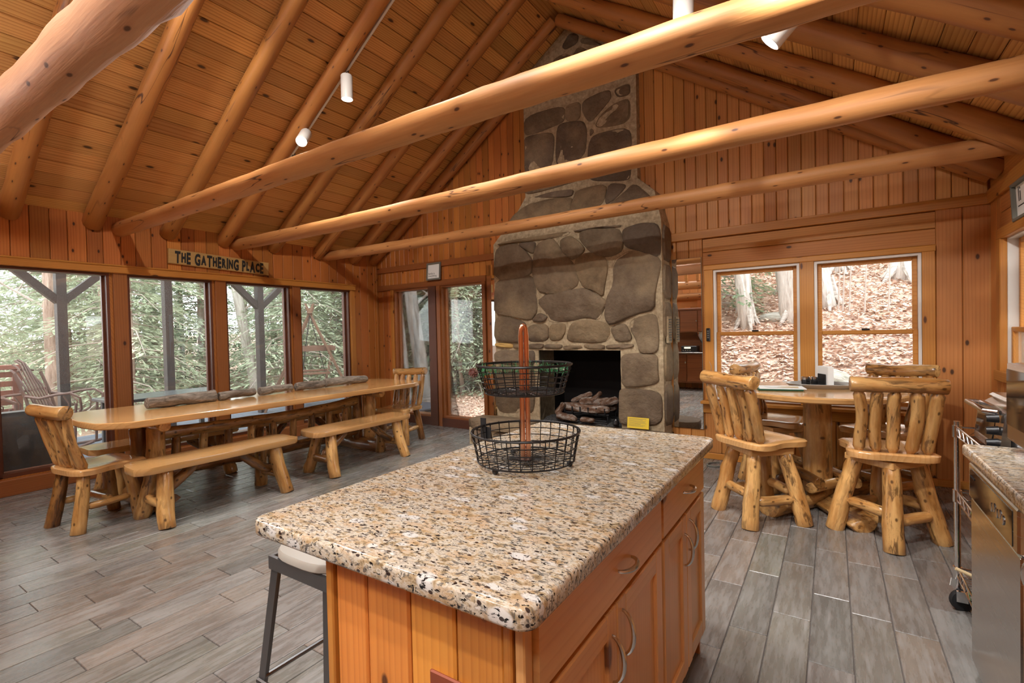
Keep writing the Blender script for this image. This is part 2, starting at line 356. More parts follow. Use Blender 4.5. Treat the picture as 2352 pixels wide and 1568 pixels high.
def mortar():
    t = NT('sandy mortar'); a = t.noise(t.obj(), 22.0, 5, .65)
    return t.bsdf(t.ramp(a, [(.3, lin(142, 124, 96)), (.7, lin(196, 176, 144))]), .9, .2, bump=a, bstr=.6, bdist=.015)
M['mortar'] = mortar()
M['soot'] = plain('sooty firebox', lin(30, 27, 26), .9, spec=.1)
def ash():
    t = NT('grey ash and cinders'); a = t.noise(t.obj(), 70.0, 4, .7)
    return t.bsdf(t.ramp(a, [(.35, lin(34, 34, 34)), (.7, lin(112, 110, 108))]), .95, .1, bump=a, bstr=1.0, bdist=.01)
M['ash'] = ash()
def charlog():
    t = NT('charred ceramic log'); p = t.vadd(t.obj(), t.vmul(t.n('CombineXYZ', {0: t.rnd()}).outputs[0], (9, 0, 0))); a = t.noise(t.vmul(p, (8, 22, 22)), 1, 5, .7)
    return t.bsdf(t.ramp(a, [(.3, lin(40, 34, 30)), (.48, lin(112, 84, 66)), (.6, lin(150, 140, 130)), (.75, lin(196, 188, 180))]), .9, .1, bump=a, bstr=.9, bdist=.015)
M['charlog'] = charlog()

def glass():
    t = NT('clear window glass'); fr = t.n('Fresnel', {0: 1.5}).outputs[0]
    tr0 = t.n('BsdfTransparent', {0: (.94, .96, .95)}); film = t.n('BsdfTranslucent', {0: (.9, .92, .9)}); tr = t.n('MixShader', {0: .012, 1: tr0.outputs[0], 2: film.outputs[0]}); gl = t.n('BsdfGlossy', {0: (1, 1, 1), 1: 0.0})
    mx = t.n('MixShader', {0: t.math('MULTIPLY', fr, .9), 1: tr.outputs[0], 2: gl.outputs[0]})
    t.t.links.new(mx.outputs[0], t.out.inputs[0]); return t.m
M['glass'] = glass()
M['mirror'] = plain('silver mirror', (.88, .9, .9), .01, metal=1.0)
def steel(name, c, rough, sc):
    t = NT(name); a = t.noise(t.vmul(t.obj(), sc), 1, 2)
    return t.bsdf(c, t.ramp(a, [(.3, rough*.8), (.7, rough*1.25)]), .5, 1.0, bump=a, bstr=.03, bdist=.002)
M['steel'] = steel('brushed stainless steel', (.62, .61, .60), .22, (4, 4, 220))
M['chrome'] = plain('chrome wire', (.75, .75, .76), .15, metal=1.0)
M['nickel'] = plain('satin nickel handle', (.66, .65, .63), .25, metal=1.0)
M['gunmetal'] = plain('gunmetal stool steel', (.20, .20, .205), .3, metal=.9)
M['copper'] = plain('polished copper', (.90, .53, .38), .2, metal=1.0)
M['black_wire'] = plain('black wire', lin(26, 24, 24), .4, metal=.3)
M['black_glass'] = plain('black oven glass', (.012, .012, .013), .05)
M['black_plastic'] = plain('black plastic', lin(24, 24, 26), .35)
M['black_matte'] = plain('matte black', lin(18, 18, 20), .6)
M['white_paint'] = plain('white enamel', lin(226, 222, 214), .35)
M['white_vinyl'] = plain('white vinyl', lin(214, 208, 200), .4)
M['paper'] = plain('white paper', lin(236, 236, 232), .7)
M['yellow_paper'] = plain('yellow paper', lin(238, 206, 60), .6)
M['green_cover'] = plain('dark green binder', lin(22, 74, 52), .45)
M['seat_pale'] = plain('pale grey wood stool seat', lin(168, 162, 152), .3)
M['grey_frame'] = plain('weathered grey frame', lin(108, 106, 96), .7)
M['grey_tray'] = plain('grey enamel tray', lin(176, 174, 168), .25)
M['rubber'] = plain('black rubber', lin(26, 26, 28), .7)
M['green_can'] = plain('green plastic', lin(96, 150, 60), .4)
M['letters'] = plain('black painted letters', lin(30, 30, 30), .6)
M['ink'] = plain('grey ink', lin(110, 108, 104), .7)
M['copper_plate'] = plain('rust brown outlet plate', lin(140, 70, 44), .45, metal=.2)
M['cream'] = plain('cream outlet', lin(214, 190, 148), .4)
M['lamp_glow'] = emit('lit spotlight lens', (1.0, .95, .88), 7.0)
M['screen_glow'] = emit('lit radio dial', (1.0, .9, .6), .6)
M['gold'] = plain('brass hook', lin(190, 150, 70), .3, metal=1.0)
M['wicker'] = plain('dark wicker', lin(62, 54, 50), .6)
M['wicker_grey'] = plain('grey woven wicker', lin(150, 142, 136), .7)
M['cushion'] = plain('dark grey outdoor cushion', lin(84, 88, 96), .8)
M['patio_dark'] = plain('dark patio table', lin(72, 76, 80), .25)
M['bent_twig'] = wood('dark bentwood hickory', lin(108, 82, 72), lin(72, 50, 42), lin(50, 34, 26), .5, contrast=.5, knots=.1)
M['pinecone'] = plain('red brown pine cone', lin(96, 54, 46), .7)
M['pinecone2'] = plain('dry brown pine cone', lin(150, 96, 60), .7)
M['needles'] = plain('green garland needles', lin(62, 138, 88), .6)
M['siding'] = plain('white ribbed siding', lin(232, 234, 238), .5)
M['deck'] = wood('grey porch deck board', lin(92, 97, 108), lin(66, 70, 80), lin(60, 60, 62), .6, contrast=.4, knots=.1)
def leafy():
    t = NT('dry leaf litter ground'); o = t.obj(); a = t.noise(o, 9.0, 6, .7); b = t.noise(o, 1.1, 4, .6); c2 = t.noise(o, 30.0, 4, .7)
    c = t.ramp(a, [(.3, lin(150, 118, 102)), (.48, lin(190, 158, 140)), (.62, lin(212, 188, 172)), (.78, lin(228, 212, 200))])
    c = t.mix(.6, c, t.mix(c2, (.5, .46, .44), (1.45, 1.45, 1.45)), 'MULTIPLY')
    c = t.mix(t.ramp(b, [(.62, 0.0), (.74, .6)]), c, lin(150, 146, 84))
    return t.bsdf(c, .9, .1, bump=a, bstr=.8, bdist=.06)
M['leafy'] = leafy()
def leafmat():
    t = NT('fallen oak leaf'); r = t.noise(t.obj(), 2.3, 2)
    r2 = t.noise(t.obj(), 23.0, 2)
    return t.bsdf(t.ramp(r2, [(.3, lin(176, 132, 110)), (.5, lin(208, 178, 158)), (.7, lin(226, 208, 194))]), .8, .2)
M['leaf'] = leafmat()
def trunkmat(name, a_, b_, c_):
    t = NT(name); o = t.vadd(t.obj(), t.vmul(t.n('CombineXYZ', {0: t.rnd()}).outputs[0], (40, 0, 0)))
    a = t.noise(t.vmul(o, (2.2, 16, 16)), 1, 5, .7)
    return t.bsdf(t.ramp(a, [(.3, a_), (.5, b_), (.72, c_)]), .95, .1, bump=a, bstr=.9, bdist=.04)
M['trunk_grey'] = trunkmat('pale grey tree bark', lin(140, 130, 122), lin(190, 184, 178), lin(222, 218, 214))
M['trunk_brown'] = trunkmat('pinkish brown tree bark', lin(118, 98, 88), lin(168, 146, 134), lin(200, 182, 170))
def foliage(name, a_, b_):
    t = NT(name); r = t.noise(t.obj(), 1.3, 4, .6)
    c = t.ramp(r, [(.32, a_), (.68, b_)])
    d = t.n('BsdfDiffuse', {0: c}); tr = t.n('BsdfTranslucent', {0: c}); mx = t.n('MixShader', {0: .4, 1: d.outputs[0], 2: tr.outputs[0]})
    t.t.links.new(mx.outputs[0], t.out.inputs[0]); return t.m
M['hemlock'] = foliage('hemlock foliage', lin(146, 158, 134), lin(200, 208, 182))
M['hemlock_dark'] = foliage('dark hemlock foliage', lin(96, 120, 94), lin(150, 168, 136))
M['twig'] = plain('bare grey twigs', lin(168, 156, 148), .9)
M['moss_rock'] = trunkmat('mossy grey rock', lin(120, 118, 104), lin(168, 164, 154), lin(206, 202, 196))

M['fill_globe_glow'] = emit('added fill globe glow', (1.0, .90, .76), 3.0)  # glow of the globes added as fill light
M['rough_beam'] = wood('rough peeled pinkish log', lin(216, 162, 118), lin(176, 118, 80), lin(90, 56, 36), .7, rings=9.0, contrast=.5, knots=.7, kscale=(3.0, 9, 9), var=.05, log_like=True, bstr=.9, fib=.7)
# ================================================================ the room shell
rs = random.Random(7)
def struct(o, label=None): return tag(o, label, kind='structure')

# ---------------------------------------------------------------- floor: grout bed and plank tiles
fl = MB().box(XL-.02, XR+.02, YB-.02, 5.6, -.06, -.002).build('floor', M['grout'])
struct(fl, 'grey wood-look plank tile floor')
TW, TL = .1572, .603
tm = MB().cbox(-TW/2+.002, TW/2-.002, -TL/2+.002, TL/2-.002, -.008, 0.004, .0022).mesh('plank_tile')
tm.materials.append(M['tile'])
tiles = []
k0 = int((XL+.4077)/TW)-1; k1 = int((XR+.4077)/TW)+1
for k in range(k0, k1+1):
    xc = -.4077+TW*(k+.5)
    off = {2: 2.304, 3: 2.797}.get(k, (k*.3937 % 1)*TL+rs.uniform(-.07, .07)) % TL
    if xc < XL+.03 or xc > XR-.03: continue
    j = int((YB-off)/TL)-1
    while off+j*TL < 5.60:
        yc = off+(j+.5)*TL; j += 1
        if yc-TL/2 < YB-.01 or yc+TL/2 > 5.56: 
            if yc+TL/2 > 5.56 and yc-TL/2 < 5.5: tiles.append((xc, yc, 1))
            continue
        tiles.append((xc, yc, 0))
def tile_area(x, y):
    c = [project((x+a*TW/2, y+b*TL/2, 0)) for a, b in ((-1, -1), (1, -1), (1, 1), (-1, 1))]
    if any(p is None for p in c): return 0
    m = project((x, y, 0))
    if not (-60 < m[0] < 2412 and m[1] < 1640): return 0
    if -1.05 < x < -.45 and .8 < y < 2.1: return 0
    return abs(sum(c[i][0]*c[(i+1) % 4][1]-c[(i+1) % 4][0]*c[i][1] for i in range(4)))/2
tiles.sort(key=lambda t: -tile_area(t[0], t[1]))
rest = MB()
n_t = 0
for x, y, cut in tiles:
    if cut:
        rest.box(x-TW/2+.002, x+TW/2-.002, y-TL/2+.002, 5.56, -.008, .0035); continue
    if n_t < 298 and tile_area(x, y) > 30:
        o = bpy.data.objects.new('plank_tile', tm); link(o, fl); o.location = (x, y, 0); n_t += 1
        if rs.random() < .5: o.rotation_euler = (0, 0, PI)
    else: rest.box(x-TW/2+.002, x+TW/2-.002, y-TL/2+.002, y+TL/2-.002, -.008, .0035)
tag(rest.build('plank_tile_field', M['tile'], fl), kind='stuff')

# ---------------------------------------------------------------- left wall with four tall windows
WL = [(1.14, 1.99), (2.14, 2.99), (3.14, 4.0), (4.14, 4.99)]
ZS, ZH = .17, 2.07
b = MB(); x0, x1 = XL-.17, XL-.02
b.box(x0, x1, YB-.15, WL[0][0], 0, 2.75); b.box(x0, x1, WL[-1][1], 5.6, 0, 2.75)
for i in range(3): b.box(x0, x1, WL[i][1], WL[i+1][0], 0, 2.75)
for a, c in WL: b.box(x0, x1, a, c, 0, ZS-.01); b.box(x0, x1, a, c, ZH, 2.75)
wall_l = struct(b.build('wall_left', M['pine_wall']), 'knotty pine wall above the row of tall windows')
Xn = (1, 0, 0)
y = .30
while y < 5.52:                                                   # vertical boards over the header
    W = rs.choice((.13, .14, .145, .15)); z0 = 2.15 if y < 5.05 else 0.0
    W = min(W, 5.545-y)
    if W < .03: break
    board('wall_board', (XL-.02, y+W/2, z0), (0, 0, 1), Xn, 2.66-z0, W-.001, M['pine_wall'], wall_l, T=.02, ch=.005); y += W
y = -2.6
while y < 1.13:
    W = rs.choice((.14, .15, .16)); W = min(W, 1.135-y)
    board('wall_board', (XL-.02, y+W/2, 0), (0, 0, 1), Xn, 2.66 if y < .3 else 2.15, W-.001, M['pine_wall'], wall_l, T=.02, ch=.005); y += W
board('header_board', (XL, .30, 2.11), (0, 1, 0), Xn, 4.77, .085, M['trim_wood'], wall_l, T=.035, ch=.006)
board('header_ledge', (XL, .30, 2.147), (0, 1, 0), Xn, 4.77, .02, M['trim_wood'], wall_l, T=.045, ch=.004)
board('sill_board', (XL-.02, .30, .075), (0, 1, 0), Xn, 4.80, .15, M['trim_red'], wall_l, T=.05, ch=.006)
for a, c in ((WL[0][1], WL[1][0]), (WL[1][1], WL[2][0]), (WL[2][1], WL[3][0])):
    board('window_post', (XL-.02, (a+c)/2+.012, .15), (0, 0, 1), Xn, 1.92, c-a-.024, M['trim_red'], wall_l, T=.03, ch=.004)
board('window_casing', (XL-.02, 5.03, 0), (0, 0, 1), Xn, 2.07, .085, M['trim_wood'], wall_l, T=.035, ch=.004)
board('window_casing', (XL-.02, 1.09, 0), (0, 0, 1), Xn, 2.07, .095, M['trim_wood'], wall_l, T=.035, ch=.004)
board('corner_board', (XL-.02, 5.525, 0), (0, 0, 1), Xn, 2.66, .04, M['pine_wall'], wall_l, T=.03)
nwin = [0]
def fixed_window(y0, y1, z0, z1, M4, jamb, depth=.15, label=''):
    # local frame: X along the wall, -Y into the room, Z up; opening x y0..y1
    nwin[0] += 1
    e = empty('window_%d' % nwin[0], M=M4); struct(e, label)
    t = .025
    for nm, q in (('jamb', (y0, y0+t, 0, depth, z0, z1)), ('jamb', (y1-t, y1, 0, depth, z0, z1)), ('head_jamb', (y0+t, y1-t, 0, depth, z1-t, z1)), ('sill', (y0+t, y1-t, 0, depth, z0-.01, z0+t))):
        MB().box(*q).build(nm, jamb, e)
    s = .02
    for q in ((y0+t, y0+t+s), (y1-t-s, y1-t)): MB().box(q[0], q[1], .07, .10, z0+t, z1-t).build('glazing_stop', jamb, e)
    MB().box(y0+t, y1-t, .082, .088, z0+t, z1-t).build('pane', M['glass'], e)
    return e
ML = Matrix(((0, -1, 0, XL-.02), (1, 0, 0, 0), (0, 0, 1, 0), (0, 0, 0, 1)))     # x-> +y world, y -> -x world
lbl = ['tall fixed window with porch rocking chairs behind its glass', 'tall fixed window with a plain porch post behind its glass', 'tall fixed window with a braced porch post and leaning trunk behind', 'tall fixed window showing the wooden A-frame swing outside']
for (a, c), l in zip(WL, lbl): fixed_window(a, c, ZS, ZH, ML, M['jamb_dark'], label=l)

# ---------------------------------------------------------------- fireplace wall
b = MB()
UL = -7.27; CH0, CH1 = -4.70, -2.53                      # chimney span
A0, A1, B0, B1 = -6.90, -6.12, -5.90, -5.10              # tall panes left of the chimney
D0, D1, ZD0, ZD1 = -2.09, -0.415, .66, 1.97              # double window right of the chimney
def wallbox(u0, u1, z0, z1): b.box(u0, u1, .02, .17, z0, z1)
wallbox(UL-.2, A0, 0, 2.6); wallbox(A1, B0, 0, 2.6); wallbox(B1, CH0+.05, 0, 2.6)
for a, c in ((A0, A1), (B0, B1)): wallbox(a, c, 0, .13); wallbox(a, c, 2.07, 2.6)
wallbox(CH1-.05, D0, 0, 2.6); wallbox(D1, .2, 0, 2.6); wallbox(D0, D1, 0, ZD0); wallbox(D0, D1, ZD1, 2.6)
rx = -3.66
def zd(u): return 5.04-SLOPE*abs(u-rx)
b.prism([(UL-.2, 2.6), (CH0+.4, 2.6), (CH0+.4, zd(CH0+.4)), (UL-.2, zd(UL-.2))], 0, .15, Matrix(((1, 0, 0, 0), (0, 0, -1, .17), (0, 1, 0, 0), (0, 0, 0, 1))))
b.prism([(CH1-.3, 2.6), (.2, 2.6), (.2, zd(.2)), (CH1-.3, zd(CH1-.3))], 0, .15, Matrix(((1, 0, 0, 0), (0, 0, -1, .17), (0, 1, 0, 0), (0, 0, 0, 1))))
b.box(CH0, CH1, .02, .17, 2.6, 4.4); b.prism([(CH0+.3, 4.3), (CH1-.2, 4.3), (rx, 5.1)], 0, .15, Matrix(((1, 0, 0, 0), (0, 0, -1, .17), (0, 1, 0, 0), (0, 0, 0, 1))))
wall_f = struct(b.build('wall_fireplace', M['cedar_wall'], M=FWM), 'board-clad gable wall around the stone chimney')
Fn = (0, -1, 0); Zu = (0, 0, 1)
def vb(u0, u1, z0, z1, mat, T=.02, nm='wall_board', y=.02, s1=0.0): return board(nm, ((u0+u1)/2, y, z0), Zu, Fn, z1-z0, abs(u1-u0)-.001, mat, wall_f, T=T, ch=.006 if T < .03 else .004, s1=s1)
def hb(u0, u1, z0, z1, mat, T=.02, nm='wall_board', y=.02): return board(nm, (u0, y, (z0+z1)/2), (1, 0, 0), Fn, u1-u0, z1-z0-.001, mat, wall_f, T=T, ch=.005)
u = UL                                                    # gable boards, cut to the roof line
while u < -4.25:
    W = rs.choice((.10, .105, .11)); vb(u, u+W, 2.44, zd(u+W/2)-.02, M['pine_wall'], s1=-SLOPE); u += W
u = -2.90
while u < -.01:
    W = min(rs.choice((.10, .105, .11, .115)), -u); vb(u, u+W, 2.38, zd(u+W/2)-.02, M['cedar_wall'], s1=SLOPE); u += W
hb(UL, CH0+.02, 2.36, 2.45, M['trim_red'], .045, 'trim_board')
hb(CH1-.03, 0, 2.30, 2.392, M['trim_wood'], .045, 'trim_board')
u = UL
while u < CH0:                                            # band over the tall panes
    W = rs.choice((.085, .095, .105)); vb(u, min(u+W, CH0+.02), 2.15, 2.37, M['pine_wall']); u += W
hb(UL, B1+.06, 2.075, 2.165, M['trim_red'], .04, 'header_board')
for q in ((UL, UL+.12), (UL+.12, UL+.24), (UL+.24, A0-.02)): vb(q[0], q[1], 0, 2.08, M['pine_wall'])
vb(A0-.06, A0+.005, .1, 2.08, M['trim_wood'], .04, 'window_casing')
vb(A1-.005, B0-.07, .0, 2.08, M['jamb_dark'], .05, 'window_post'); vb(B0-.07, B0+.005, .0, 2.08, M['trim_red'], .04, 'window_post')
vb(B1-.005, B1+.055, .1, 2.08, M['trim_red'], .05, 'window_casing')
hb(UL, A1, 0, .13, M['jamb_dark'], .04, 'sill_board'); hb(B0, CH0+.02, 0, .13, M['jamb_dark'], .04, 'sill_board')
vb(B1+.055, B1+.145, 0, 2.3, M['trim_red']); vb(-4.76, CH0+.02, 0, 2.3, M['trim_wood'])
vb(B1+.145, -4.76, .0, .24, M['trim_wood']); vb(B1+.145, -4.76, 2.11, 2.3, M['trim_wood'])
# right of the chimney
for q in ((-2.56, -2.46), (-2.46, -2.33), (-2.33, -2.19)):
    vb(q[0], q[1], 0, .32, M['cedar_wall']); vb(q[0], q[1], .3, 2.31, M['cedar_wall'])
hb(-2.185, -.335, 2.158, 2.298, M['cedar_wall']); hb(-2.185, -.335, 2.018, 2.157, M['cedar_wall'])
u = -.335
for W in (.17, .165, .10): vb(-.335 if u == -.335 else u, min(u+W, -.0), 0, 2.31, M['cedar_wall']); u += W
u = -2.19
while u < -.34:
    W = min(.165, -.335-u); vb(u, u+W, .0, .49, M['cedar_wall']); u += W
hb(-2.2, -.33, .48, .585, M['trim_wood'], .035, 'apron_board')
hb(-2.2, -.33, 0, .07, M['trim_wood'], .045, 'baseboard_strip'); hb(-2.2, 0, 0, .07, M['trim_wood'], .04, 'baseboard_strip')
hb(-2.175, -.335, 1.965, 2.02, M['trim_wood'], .045, 'window_casing'); vb(-2.175, -2.085, .62, 1.966, M['trim_wood'], .045, 'window_casing'); vb(-.425, -.335, .62, 1.966, M['trim_wood'], .045, 'window_casing'); vb(-1.315, -1.195, .62, 1.966, M['trim_wood'], .045, 'window_casing')
MB().cbox(-2.21, -.32, -.10, .02, .585, .615, .004).build('sill_shelf', M['trim_wood'], wall_f)
fixed_window(A0, A1, .13, 2.08, FWM, M['trim_red'], label='tall fixed window beside the room corner showing leaning grey trunks')
fixed_window(B0, B1, .13, 2.08, FWM, M['trim_red'], label='tall fixed window beside the stone chimney showing hemlocks')
def hung_window(u0, u1, z0, z1, M4, label, zm):
    nwin[0] += 1
    e = empty('window_%d' % nwin[0], M=M4); struct(e, label)
    v = .022
    for q in ((u0, u0+v, z0, z1), (u1-v, u1, z0, z1)): MB().box(q[0], q[1], -.005, .15, q[2], q[3]).build('vinyl_jamb', M['white_vinyl'], e)
    MB().box(u0+v, u1-v, -.005, .15, z1-v, z1).build('vinyl_head', M['white_vinyl'], e); MB().box(u0+v, u1-v, -.005, .15, z0, z0+v).build('vinyl_sill', M['white_vinyl'], e)
    for nm, za, zb, y in (('upper_sash', zm-.02, z1-v, .07), ('lower_sash', z0+v, zm+.02, .03)):
        s = empty(nm, parent=e); a, c, w_ = u0+v, u1-v, .035
        for q in ((a, a+w_, za, zb), (c-w_, c, za, zb)): MB().cbox(q[0], q[1], y-.018, y+.018, q[2], q[3], .004).build('stile', M['trim_wood'], s)
        for q in ((za, za+w_), (zb-w_, zb)): MB().cbox(a+w_, c-w_, y-.017, y+.017, q[0], q[1], .004).build('rail', M['trim_wood'], s)
        MB().box(a+w_, c-w_, y-.003, y+.003, za+w_, zb-w_).build('pane', M['glass'], s)
    MB().cbox((u0+u1)/2-.03, (u0+u1)/2+.03, .0, .02, zm+.02, zm+.035, .003).build('sash_lock', M['black_plastic'], e)
    return e
hung_window(-2.085, -1.315, .63, 1.966, FWM, 'double-hung wood window next to the tall mirror', 1.305)
hung_window(-1.195, -.425, .63, 1.966, FWM, 'double-hung wood window nearest the room corner with wire cart', 1.30)

# ---------------------------------------------------------------- right wall with its window
b = MB(); RW0, RW1, RZ0, RZ1 = 3.9, 5.0, 1.0, 1.99
xa, xb = XR+.02, XR+.17
b.box(xa, xb, YB-.15, RW0, 0, 2.75); b.box(xa, xb, RW1, 5.6, 0, 2.75); b.box(xa, xb, RW0, RW1, 0, RZ0); b.box(xa, xb, RW0, RW1, RZ1, 2.75)
wall_r = struct(b.build('wall_right', M['cedar_wall']), 'cedar board wall behind the kitchen counter')
Rn = (-1, 0, 0)
def rv(y0, y1, z0, z1, mat, T=.02, nm='wall_board'): return board(nm, (XR+.02, (y0+y1)/2, z0), Zu, Rn, z1-z0, y1-y0-.001, mat, wall_r, T=T, ch=.005)
def rh(y0, y1, z0, z1, mat, T=.02, nm='wall_board'): return board(nm, (XR+.02, y0, (z0+z1)/2), (0, 1, 0), Rn, y1-y0, z1-z0-.001, mat, wall_r, T=T, ch=.005)
rv(5.19, 5.36, 0, 2.31, M['cedar_wall']); rv(5.08, 5.19, 0, 2.31, M['cedar_wall'])
rh(2.2, 5.08, 2.18, 2.305, M['cedar_wall']); rh(2.2, 5.08, 2.055, 2.179, M['cedar_wall'])
y = RW0
while y < 5.08:
    W = min(.16, 5.085-y); rv(y, y+W, 0, .98, M['cedar_wall']); y += W
y = -2.65
while y < RW0-.08:
    W = min(.16, RW0-.08-y); rv(y, y+W, 0, 2.06, M['cedar_wall']); y += W
rh(-2.6, 5.36, 2.30, 2.41, M['trim_wood'], .045, 'trim_board'); rh(-2.6, 5.36, 2.405, 2.66, M['cedar_wall'])
rh(RW0-.09, RW1+.09, 1.975, 2.06, M['trim_wood'], .045, 'window_casing'); rv(RW1-.01, RW1+.085, .98, 1.976, M['trim_wood'], .045, 'window_casing'); rv(RW0-.085, RW0+.01, .98, 1.976, M['trim_wood'], .045, 'window_casing')
rh(RW0-.09, RW1+.09, .93, 1.01, M['trim_wood'], .06, 'sill_shelf'); rh(2.8, 5.36, 0, .07, M['trim_wood'], .04, 'baseboard_strip')
MRW = Matrix(((0, 1, 0, XR+.02), (-1, 0, 0, 0), (0, 0, 1, 0), (0, 0, 0, 1)))       # local x -> -y world, local y -> +x world
hung_window(-RW1, -RW0, RZ0, RZ1, MRW, 'double-hung window in the wall beside the microwave', 1.31)

# ---------------------------------------------------------------- kitchen end: walls behind the camera seen in the mirror
b = MB().box(XL-.17, XR+.17, YB-.17, YB-.02, 0, 2.6)
b.prism([(XL-.17, 2.6), (XR+.17, 2.6), (RIDGE_X, 5.15)], YB-.17, YB-.02, Matrix(((1, 0, 0, 0), (0, 0, 1, 0), (0, 1, 0, 0), (0, 0, 0, 1))))
wall_b = struct(b.build('wall_kitchen', M['cedar_wall']), 'plain board wall at the kitchen end')
x = XL
while x < XR:
    W = min(.2, XR-x); board('wall_board', (x+W/2, YB-.02, 0), Zu, (0, 1, 0), 2.6, W-.001, M['cedar_wall'], wall_b); x += W
PY = -.85
wall_p = struct(MB().box(XL, -2.25, PY-.12, PY-.02, 0, 2.02).build('wall_partition', M['cedar_wall']), 'low board partition behind the old oak cabinet')
x = XL
while x < -2.26:
    W = min(.15, -2.25-x); board('wall_board', (x+W/2, PY-.02, 0), Zu, (0, 1, 0), 1.62+.25*min(3, max(0, int((x+3.6)/.3))) if x > -3.6 else 1.55, W-.001, M['cedar_wall'], wall_p); x += W

# ---------------------------------------------------------------- ceiling: planks on two slopes
ca = math.atan(SLOPE)
rb = MB()
Mx = Matrix(((1, 0, 0, 0), (0, 0, 1, 0), (0, 1, 0, 0), (0, 0, 0, 1)))
for s in (-1, 1):
    xe = RIDGE_X+s*3.95
    poly = [(RIDGE_X, 5.02+.03), (xe, z_deck(xe)+.03), (xe, z_deck(xe)+.2), (RIDGE_X, 5.24)]
    rb.prism(poly, YB-.2, 5.75, Mx)
ceil = struct(rb.build('ceiling', M['pine_ceiling']), 'pine plank cathedral ceiling on both roof slopes')
PW = .150
raft_y = [5.06, 4.44, 3.77, 3.14, 2.53, 1.87, 1.27, .62, -.03, -.68, -1.33, -1.98]
for s in (-1, 1):
    dn = Vector((s*math.cos(ca), 0, -math.sin(ca))); nin = Vector((-s*math.sin(ca), 0, -math.cos(ca)))
    L = 0.0; i = 0
    while L < 4.45:
        pc = Vector((RIDGE_X, 0, 5.02+.024))+dn*(L+PW/2)
        cuts = [-2.68]+sorted(rs.sample(raft_y[1:], 2))+[5.62]
        if rs.random() < .35: cuts = [-2.68, rs.choice(raft_y[2:8]), 5.62]
        for a, c in zip(cuts, cuts[1:]):
            if c-a > .3: board('ceiling_plank', (pc.x, a, pc.z), (0, 1, 0), nin, c-a-.001, PW-.001, M['pine_ceiling'], ceil, T=.024, ch=.004)
        L += PW; i += 1

# ---------------------------------------------------------------- log rafters and tie beams
RR = .074
ORD = ('first', 'second', 'third', 'fourth', 'fifth', 'sixth', 'seventh', 'eighth', 'ninth', 'tenth', 'eleventh', 'twelfth')
def rafter(yc, s, k, group='log rafters'):
    label = 'honey brown log rafter on the %s roof slope, %s out from the gable rafter' % ('window-side' if s < 0 else 'counter-side', ORD[k])
    off = (RR+.005)/math.cos(ca)
    xe = (XL-.02) if s < 0 else (XR+.02)
    p0 = Vector((xe, yc, z_deck(xe)-off)); xt = RIDGE_X+s*.03; p1 = Vector((xt, yc, z_deck(xt)-off))
    o = log('log_rafter', p0, p1, RR*1.12, M['rafter_log'], None, r1=RR*.92, rough=.07, bend=.012, ends='flat', n=16, step=.18, knots=6)
    return tag(o, label, 'rafter', group)
for s in (-1, 1):
    for k, yc in enumerate(raft_y): rafter(yc, s, k)
# the gable pair follows the fireplace wall
for s in (-1, 1):
    off = (RR+.005)/math.cos(ca)
    ue = UL-.0 if s < 0 else 0.0; ut = rx+s*.75 if s < 0 else rx+.85
    p0 = FWM @ Vector((ue, -.09, zd(ue)-off-.02)); p1 = FWM @ Vector((ut, -.09, zd(ut)-off-.02))
    tag(log('log_rafter', p0, p1, RR, M['rafter_log'], None, rough=.07, bend=.008, ends='flat', n=16, step=.18, knots=6), 'log rafter tight against the gable boards on the %s slope' % ('window-side' if s < 0 else 'counter-side'), 'rafter')
beam_spec = [(.745, .100, 'thick rough-peeled log tie beam over the head of the dining table'), (2.09, .075, 'second log tie beam from the thick rough one'), (3.27, .070, 'third log tie beam from the thick rough one'), (4.55, .066, 'slimmest log tie beam, nearest the fireplace')]
for i, (yc, r, l) in enumerate(beam_spec):
    o = log('log_tie_beam', (XL-.0, yc, 2.53), (XR+.0, yc, 2.53), r*.97, M['beam_log'] if i else M['rough_beam'], None, r1=r*1.05, seed=40+i, rough=.05 if i else .09, bend=.02, ends='flat', n=20, step=.12, knots=9)
    tag(o, l, 'beam')
# ================================================================ stone chimney
chim = empty('stone_fireplace', M=FWM)
tag(chim, 'tall fieldstone fireplace and chimney with a black firebox', 'fireplace')
DL, DU = .275, .095                                       # how far the lower breast and the flue stand out from the wall
FX0, FX1, FZ0, FZ1 = -4.055, -3.0, .32, 1.145             # firebox opening
Mv = Matrix(((1, 0, 0, 0), (0, 0, -1, 0), (0, 1, 0, 0), (0, 0, 0, 1)))   # (u, z, depth) -> local
b = MB()
b.box(CH0, FX0, -DL, .1, 0, FZ1); b.box(FX1, CH1, -DL, .1, 0, FZ1); b.box(FX0, FX1, -DL, .1, 0, FZ0-.04); b.box(CH0, CH1, -DL, .1, FZ1, 2.50)
